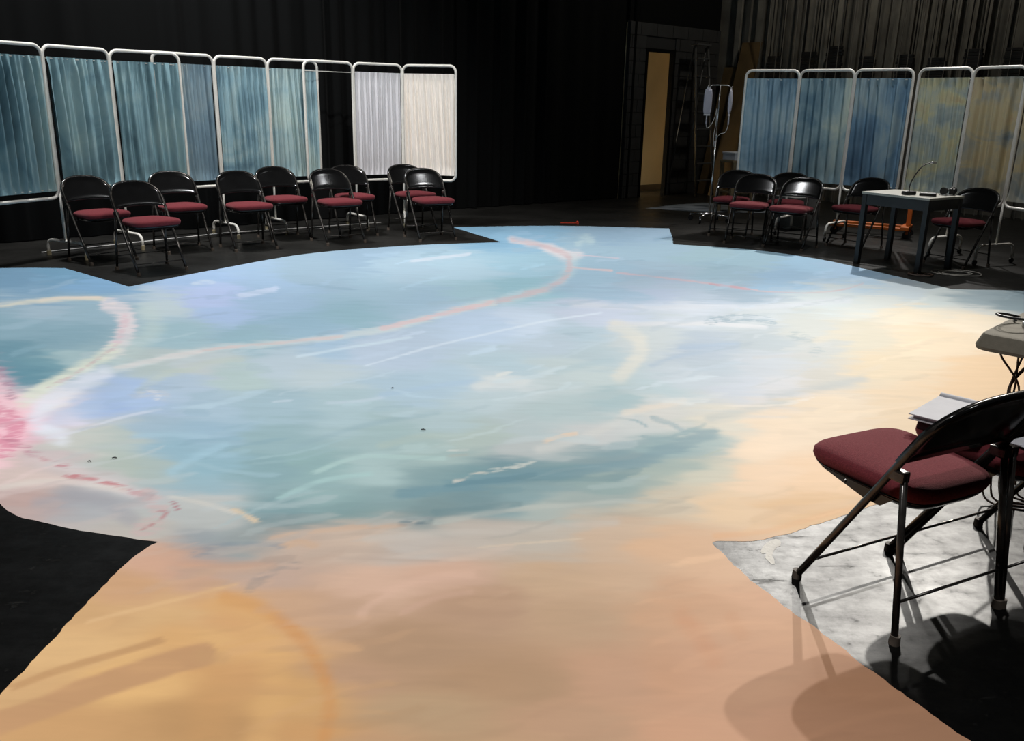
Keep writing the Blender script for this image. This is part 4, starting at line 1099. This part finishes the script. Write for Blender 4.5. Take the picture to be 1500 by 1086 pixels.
gl = thing('gooseneck_lamp', 'small black gooseneck desk light on the dark table', 'lamp', q, 0.3)
bm = bmesh.new(); add_box(bm, (0.125, 0.06, 0.035), (0, 0, 0.018), 0, 0.008); bm_obj('base', bm, M['black_plastic'], gl, smooth=False)
_k = 8.3 / FPX
tube('gooseneck', catmull([(0.0, 0, 0.03), (0.0, 0, 0.10), (0.045, 0.0, 0.19), (0.11, 0.0, 0.265), (0.19, 0.0, 0.295), (0.245, 0, 0.300)], 8), 0.0055, M['dark_metal'], gl, 8)
tube('lamp_head', [(0.19, 0, 0.295), (0.26, 0, 0.298)], 0.0095, M['silver'], gl, 10)
q = on_table(1359, 287)
dv = thing('tablet_box', 'flat black box lying on the dark table', 'device', q, math.radians(-28))
bm = bmesh.new(); add_box(bm, (0.145, 0.085, 0.026), (0, 0, 0.0135), 0, 0.004); bm_obj('housing', bm, M['black_plastic'], dv, smooth=False)
bm = bmesh.new(); add_box(bm, (0.125, 0.068, 0.002), (0, 0, 0.0275), 0, 0.0005); bm_obj('top_plate', bm, M['silver'], dv, smooth=False)
q = on_table(1389, 285.5)
hs = thing('radio_headset', 'black communication headset in a heap on the dark table', 'headset', q, 0.6)
tube('headband', [(0.085 * math.cos(a), 0.02 * math.sin(3 * a), 0.055 + 0.012 * math.sin(2 * a) + 0.0 * a) for a in [math.pi * k / 10 for k in range(11)]], 0.008, M['black_plastic'], hs, 8)
for s in (-1, 1):
    bm = bmesh.new(); bmesh.ops.create_cone(bm, cap_ends=True, segments=18, radius1=0.036, radius2=0.031, depth=0.034, matrix=Matrix.Translation((s * 0.078, 0, 0.038)) @ Matrix.Rotation(math.pi / 2, 4, 'Y')); bm_obj('ear_cup', bm, M['black_plastic'], hs, smooth=False)
bm = bmesh.new(); add_box(bm, (0.075, 0.05, 0.06), (0.0, -0.035, 0.031), 0.4, 0.006); bp_ = bm_obj('belt_pack', bm, M['black_plastic'], hs, smooth=False)
for k in range(3): cyl('knob', 0.007, 0.012, (-0.02 + 0.02 * k, -0.04 + 0.008 * k, 0.066), M['silver'], bp_, 10)
tube('cable', catmull([(-0.02, -0.06, 0.01), (-0.07, -0.05, 0.006), (-0.11, 0.0, 0.006), (-0.14, 0.01, 0.006)], 6), 0.004, M['silver'], hs, 6)
# coiled cables on the floor by the table
def coil(name, cx, cy, r, turns, mat, label, seed):
    rr = random.Random(seed); pts = []
    n = turns * 14
    for k in range(n + 1):
        a = 2 * math.pi * k / 14; rd = r * (0.8 + 0.25 * math.sin(a * 0.37 + seed) + rr.uniform(-0.03, 0.03))
        pts.append((cx + rd * 1.25 * math.cos(a) + 0.03 * math.sin(a * 0.21), cy + rd * math.sin(a), 0.008 + 0.0025 * (k / 14)))
    return tag(tube(name, catmull(pts, 3), 0.0055, mat, None, 6), label, 'cable', 'coiled cables on the floor')
q = gp(1398, 402); coil('cable_coil', q.x, q.y, 0.17, 3, M['grey_cable'], 'loose coil of pale cable on the floor right of the dark table', 3)
q = gp(1352, 404); coil('cable_coil', q.x - 0.02, q.y, 0.09, 4, M['brown_cable'], 'loose coil of dark cable on the floor under the dark table edge', 8)

# ================================================================== NEAR FOLDING TABLE
e1 = (gp(1480, 463, .74) - gp(1430, 487, .74)); e1.z = 0; e1.normalize(); e2 = Vector((e1.y, -e1.x, 0))
corner = gp(1427, 488, .745); corner.z = 0
tl, tw = 1.52, 0.76
nt_ = thing('folding_table', 'grey plastic folding table at the right edge of the picture', 'table', corner + e1 * tw / 2 + e2 * tl / 2, math.atan2(e2.y, e2.x))
bm = bmesh.new()
def rrect(w, l, r, z, inset):
    out = []
    for (cx, cy, a0) in ((w / 2 - r, l / 2 - r, 0), (-w / 2 + r, l / 2 - r, 90), (-w / 2 + r, -l / 2 + r, 180), (w / 2 - r, -l / 2 + r, 270)):
        for k in range(7):
            a = math.radians(a0 + 15 * k); rr_ = r - inset
            out.append((cx + rr_ * math.cos(a), cy + rr_ * math.sin(a), z))
    return out
add_rings(bm, [rrect(tl, tw, 0.055, z, i) for z, i in ((0.688, 0.012), (0.690, 0.000), (0.702, -0.004), (0.738, 0.012), (0.744, 0.016), (0.746, 0.022))])
auto_smooth(bm_obj('table_top', bm, M['table_plastic'], nt_), 30)
for s in (-1, 1):
    x = s * (tl / 2 - 0.28)
    lf = tube('leg_frame', [(x, -0.30, 0.012), (x, -0.27, 0.30), (x, -0.20, 0.66), (x, 0.20, 0.66), (x, 0.27, 0.30), (x, 0.30, 0.012)], 0.013, M['dark_metal'], nt_, 10)
    tube('brace', [(x, -0.1, 0.66), (x - s * 0.30, 0, 0.675)], 0.008, M['dark_metal'], lf, 8)
    for y in (-0.30, 0.30): cyl('foot_cap', 0.018, 0.03, (x, y, 0.0155), M['black_plastic'], lf, 12)
# things on that table
q = gp(1496, 478, 0.746)
hd = thing('table_headset', 'black headset with silver disc on the plastic folding table', 'headset', q, 0.5)
tube('headband', [(0.075 * math.cos(a) - 0.01, 0.055 * math.sin(a) + 0.02, 0.010 + 0.03 * abs(math.sin(a / 2))) for a in [math.pi * (0.15 + 1.5 * k / 16) for k in range(17)]], 0.0045, M['black_plastic'], hd, 8)
cyl('ear_cup', 0.032, 0.018, (0.015, -0.03, 0.010), M['silver'], hd, 20)
cyl('ear_pad', 0.028, 0.012, (0.015, -0.03, 0.0255), M['black_plastic'], hd, 20)
tube('cord', catmull([(0.03, 0.04, 0.008), (0.07, 0.07, 0.006), (0.10, 0.02, 0.006), (0.14, 0.05, 0.006)], 6), 0.004, M['black_plastic'], hd, 6)
# cables hanging from the table edge to the floor
rnd = random.Random(5)
for k in range(5):
    ax, ay = 1.885 + 0.022 * k, 3.19 - 0.012 * k
    sw = (-0.03, 0.03, -0.015, 0.02, 0.0)[k]
    pts = [Vector((ax, ay, 0.689)), Vector((ax + sw, ay, 0.60)), Vector((1.93 - sw * 0.5, 3.17 + 0.01 * k, 0.45)), Vector((1.93 + sw * 1.6, 3.17, 0.25)), Vector((1.93 + sw * 2.2, 3.15, 0.06)), Vector((1.94 + sw * 2.4 + 0.03, 3.13 + sw, 0.007)), Vector((2.06 + 0.03 * k, 3.10 + sw * 2, 0.006))]
    tag(tube('hanging_cable', catmull(pts, 8), 0.0042, M['brown_cable'], None, 6), 'thin brown cable drooping from the plastic folding table to the floor', 'cable', 'cables drooping from the folding table')

# things on the seat of the second near chair
ZSEAT = 0.470
qa, qb = gp(1345, 622, 0.50), gp(1395, 592, 0.50)
ang = math.atan2(qb.y - qa.y, qb.x - qa.x)
pc = thing('black_case', 'slim black case under the white binder on the maroon seat', 'case', Vector((1.490, 2.705, ZSEAT)), ang)
bm = bmesh.new(); add_box(bm, (0.26, 0.19, 0.030), (0, 0, 0.0155), 0, 0.005); bm_obj('case_body', bm, M['black_plastic'], pc, smooth=False)
bm = bmesh.new(); add_box(bm, (0.05, 0.012, 0.012), (0, 0.10, 0.016), 0, 0.003); bm_obj('clasp', bm, M['silver'], pc, smooth=False)
bd = thing('binder', 'white ring binder lying on the seat of the second near chair', 'binder', Vector((1.488, 2.712, ZSEAT + 0.032)), ang)
box('back_cover', (0.290, 0.230, 0.003), (0, 0, 0.0020), M['white_paper'], bd)
box('page_block', (0.265, 0.205, 0.012), (0, 0, 0.0100), M['white_paper'], bd, 0, 0.001)
box('front_cover', (0.290, 0.230, 0.003), (0, 0, 0.0180), M['white_paper'], bd)
bm = bmesh.new(); add_tube(bm, [(0.137, -0.115, 0.012), (0.137, 0.115, 0.012)], 0.017, 12); bm_obj('spine', bm, M['white_paper'], bd)
pr = bmesh.new(); add_box(pr, (0.21, 0.15, 0.0016), (0, 0, 0.001)); prm = bpy.data.meshes.new('paper_sheet'); pr.to_mesh(prm); pr.free(); prm.materials.append(M['white_paper'])
for (x, y, a, z, lab) in ((1.690, 2.600, 0.5, 0.0, 'white paper sheet lying on the maroon seat, lower of the two'), (1.705, 2.615, 1.1, 0.002, 'white paper sheet lying askew on another sheet on the maroon seat')):
    o = bpy.data.objects.new('paper_sheet', prm); COL.objects.link(o); o.location = (x, y, ZSEAT - 0.001 + z); o.rotation_euler = (0, 0, a)
    tag(o, lab, 'paper', 'papers on the seat')
ti = thing('tan_pouch', 'small tan pouch at the back of the paper-covered seat', 'pouch', Vector((1.780, 2.610, ZSEAT)), 0.3)
bm = bmesh.new(); add_box(bm, (0.075, 0.055, 0.034), (0, 0, 0.018), 0, 0.010); bm_obj('pouch_body', bm, M['tan_item'], ti)
bm = bmesh.new(); add_box(bm, (0.070, 0.026, 0.006), (0, -0.012, 0.0365), 0, 0.002); bm_obj('flap', bm, M['tan_item'], ti, smooth=False)

# ================================================================== SMALL MARKS
q0, q1 = gp(821, 327), gp(846, 327.3)
rt = thing('red_bracket', 'small red plastic angle lying on the black floor behind the mural', 'bracket', q0, math.atan2(q1.y - q0.y, q1.x - q0.x))
Lr = (q1 - q0).length
box('strip', (Lr, 0.02, 0.008), (Lr / 2, 0, 0.0045), M['red_tape'], rt)
box('upright_end', (0.018, 0.10, 0.030), (Lr - 0.009, -0.05, 0.0155), M['red_tape'], rt)
for (u, v, w, h, lab) in ((575, 570, .012, .006, 'tiny dark speck lying on the pale blue middle of the mural'), (620, 631.5, .022, .006, 'tiny dark twig lying on the grey-blue middle of the mural'), (131, 678, .014, .006, 'tiny dark crumb on the mural beside the red trail, left one'), (168, 673, .022, .006, 'tiny dark crumb on the mural beside the red trail, right one')):
    q = gp(u, v)
    bm = bmesh.new(); add_tube(bm, [(q.x - w / 2, q.y, 0.006), (q.x, q.y + h, 0.0065), (q.x + w / 2, q.y, 0.006)], [0.002, 0.003, 0.0015], 6)
    tag(bm_obj('debris_crumb', bm, M['debris']), lab, 'debris')
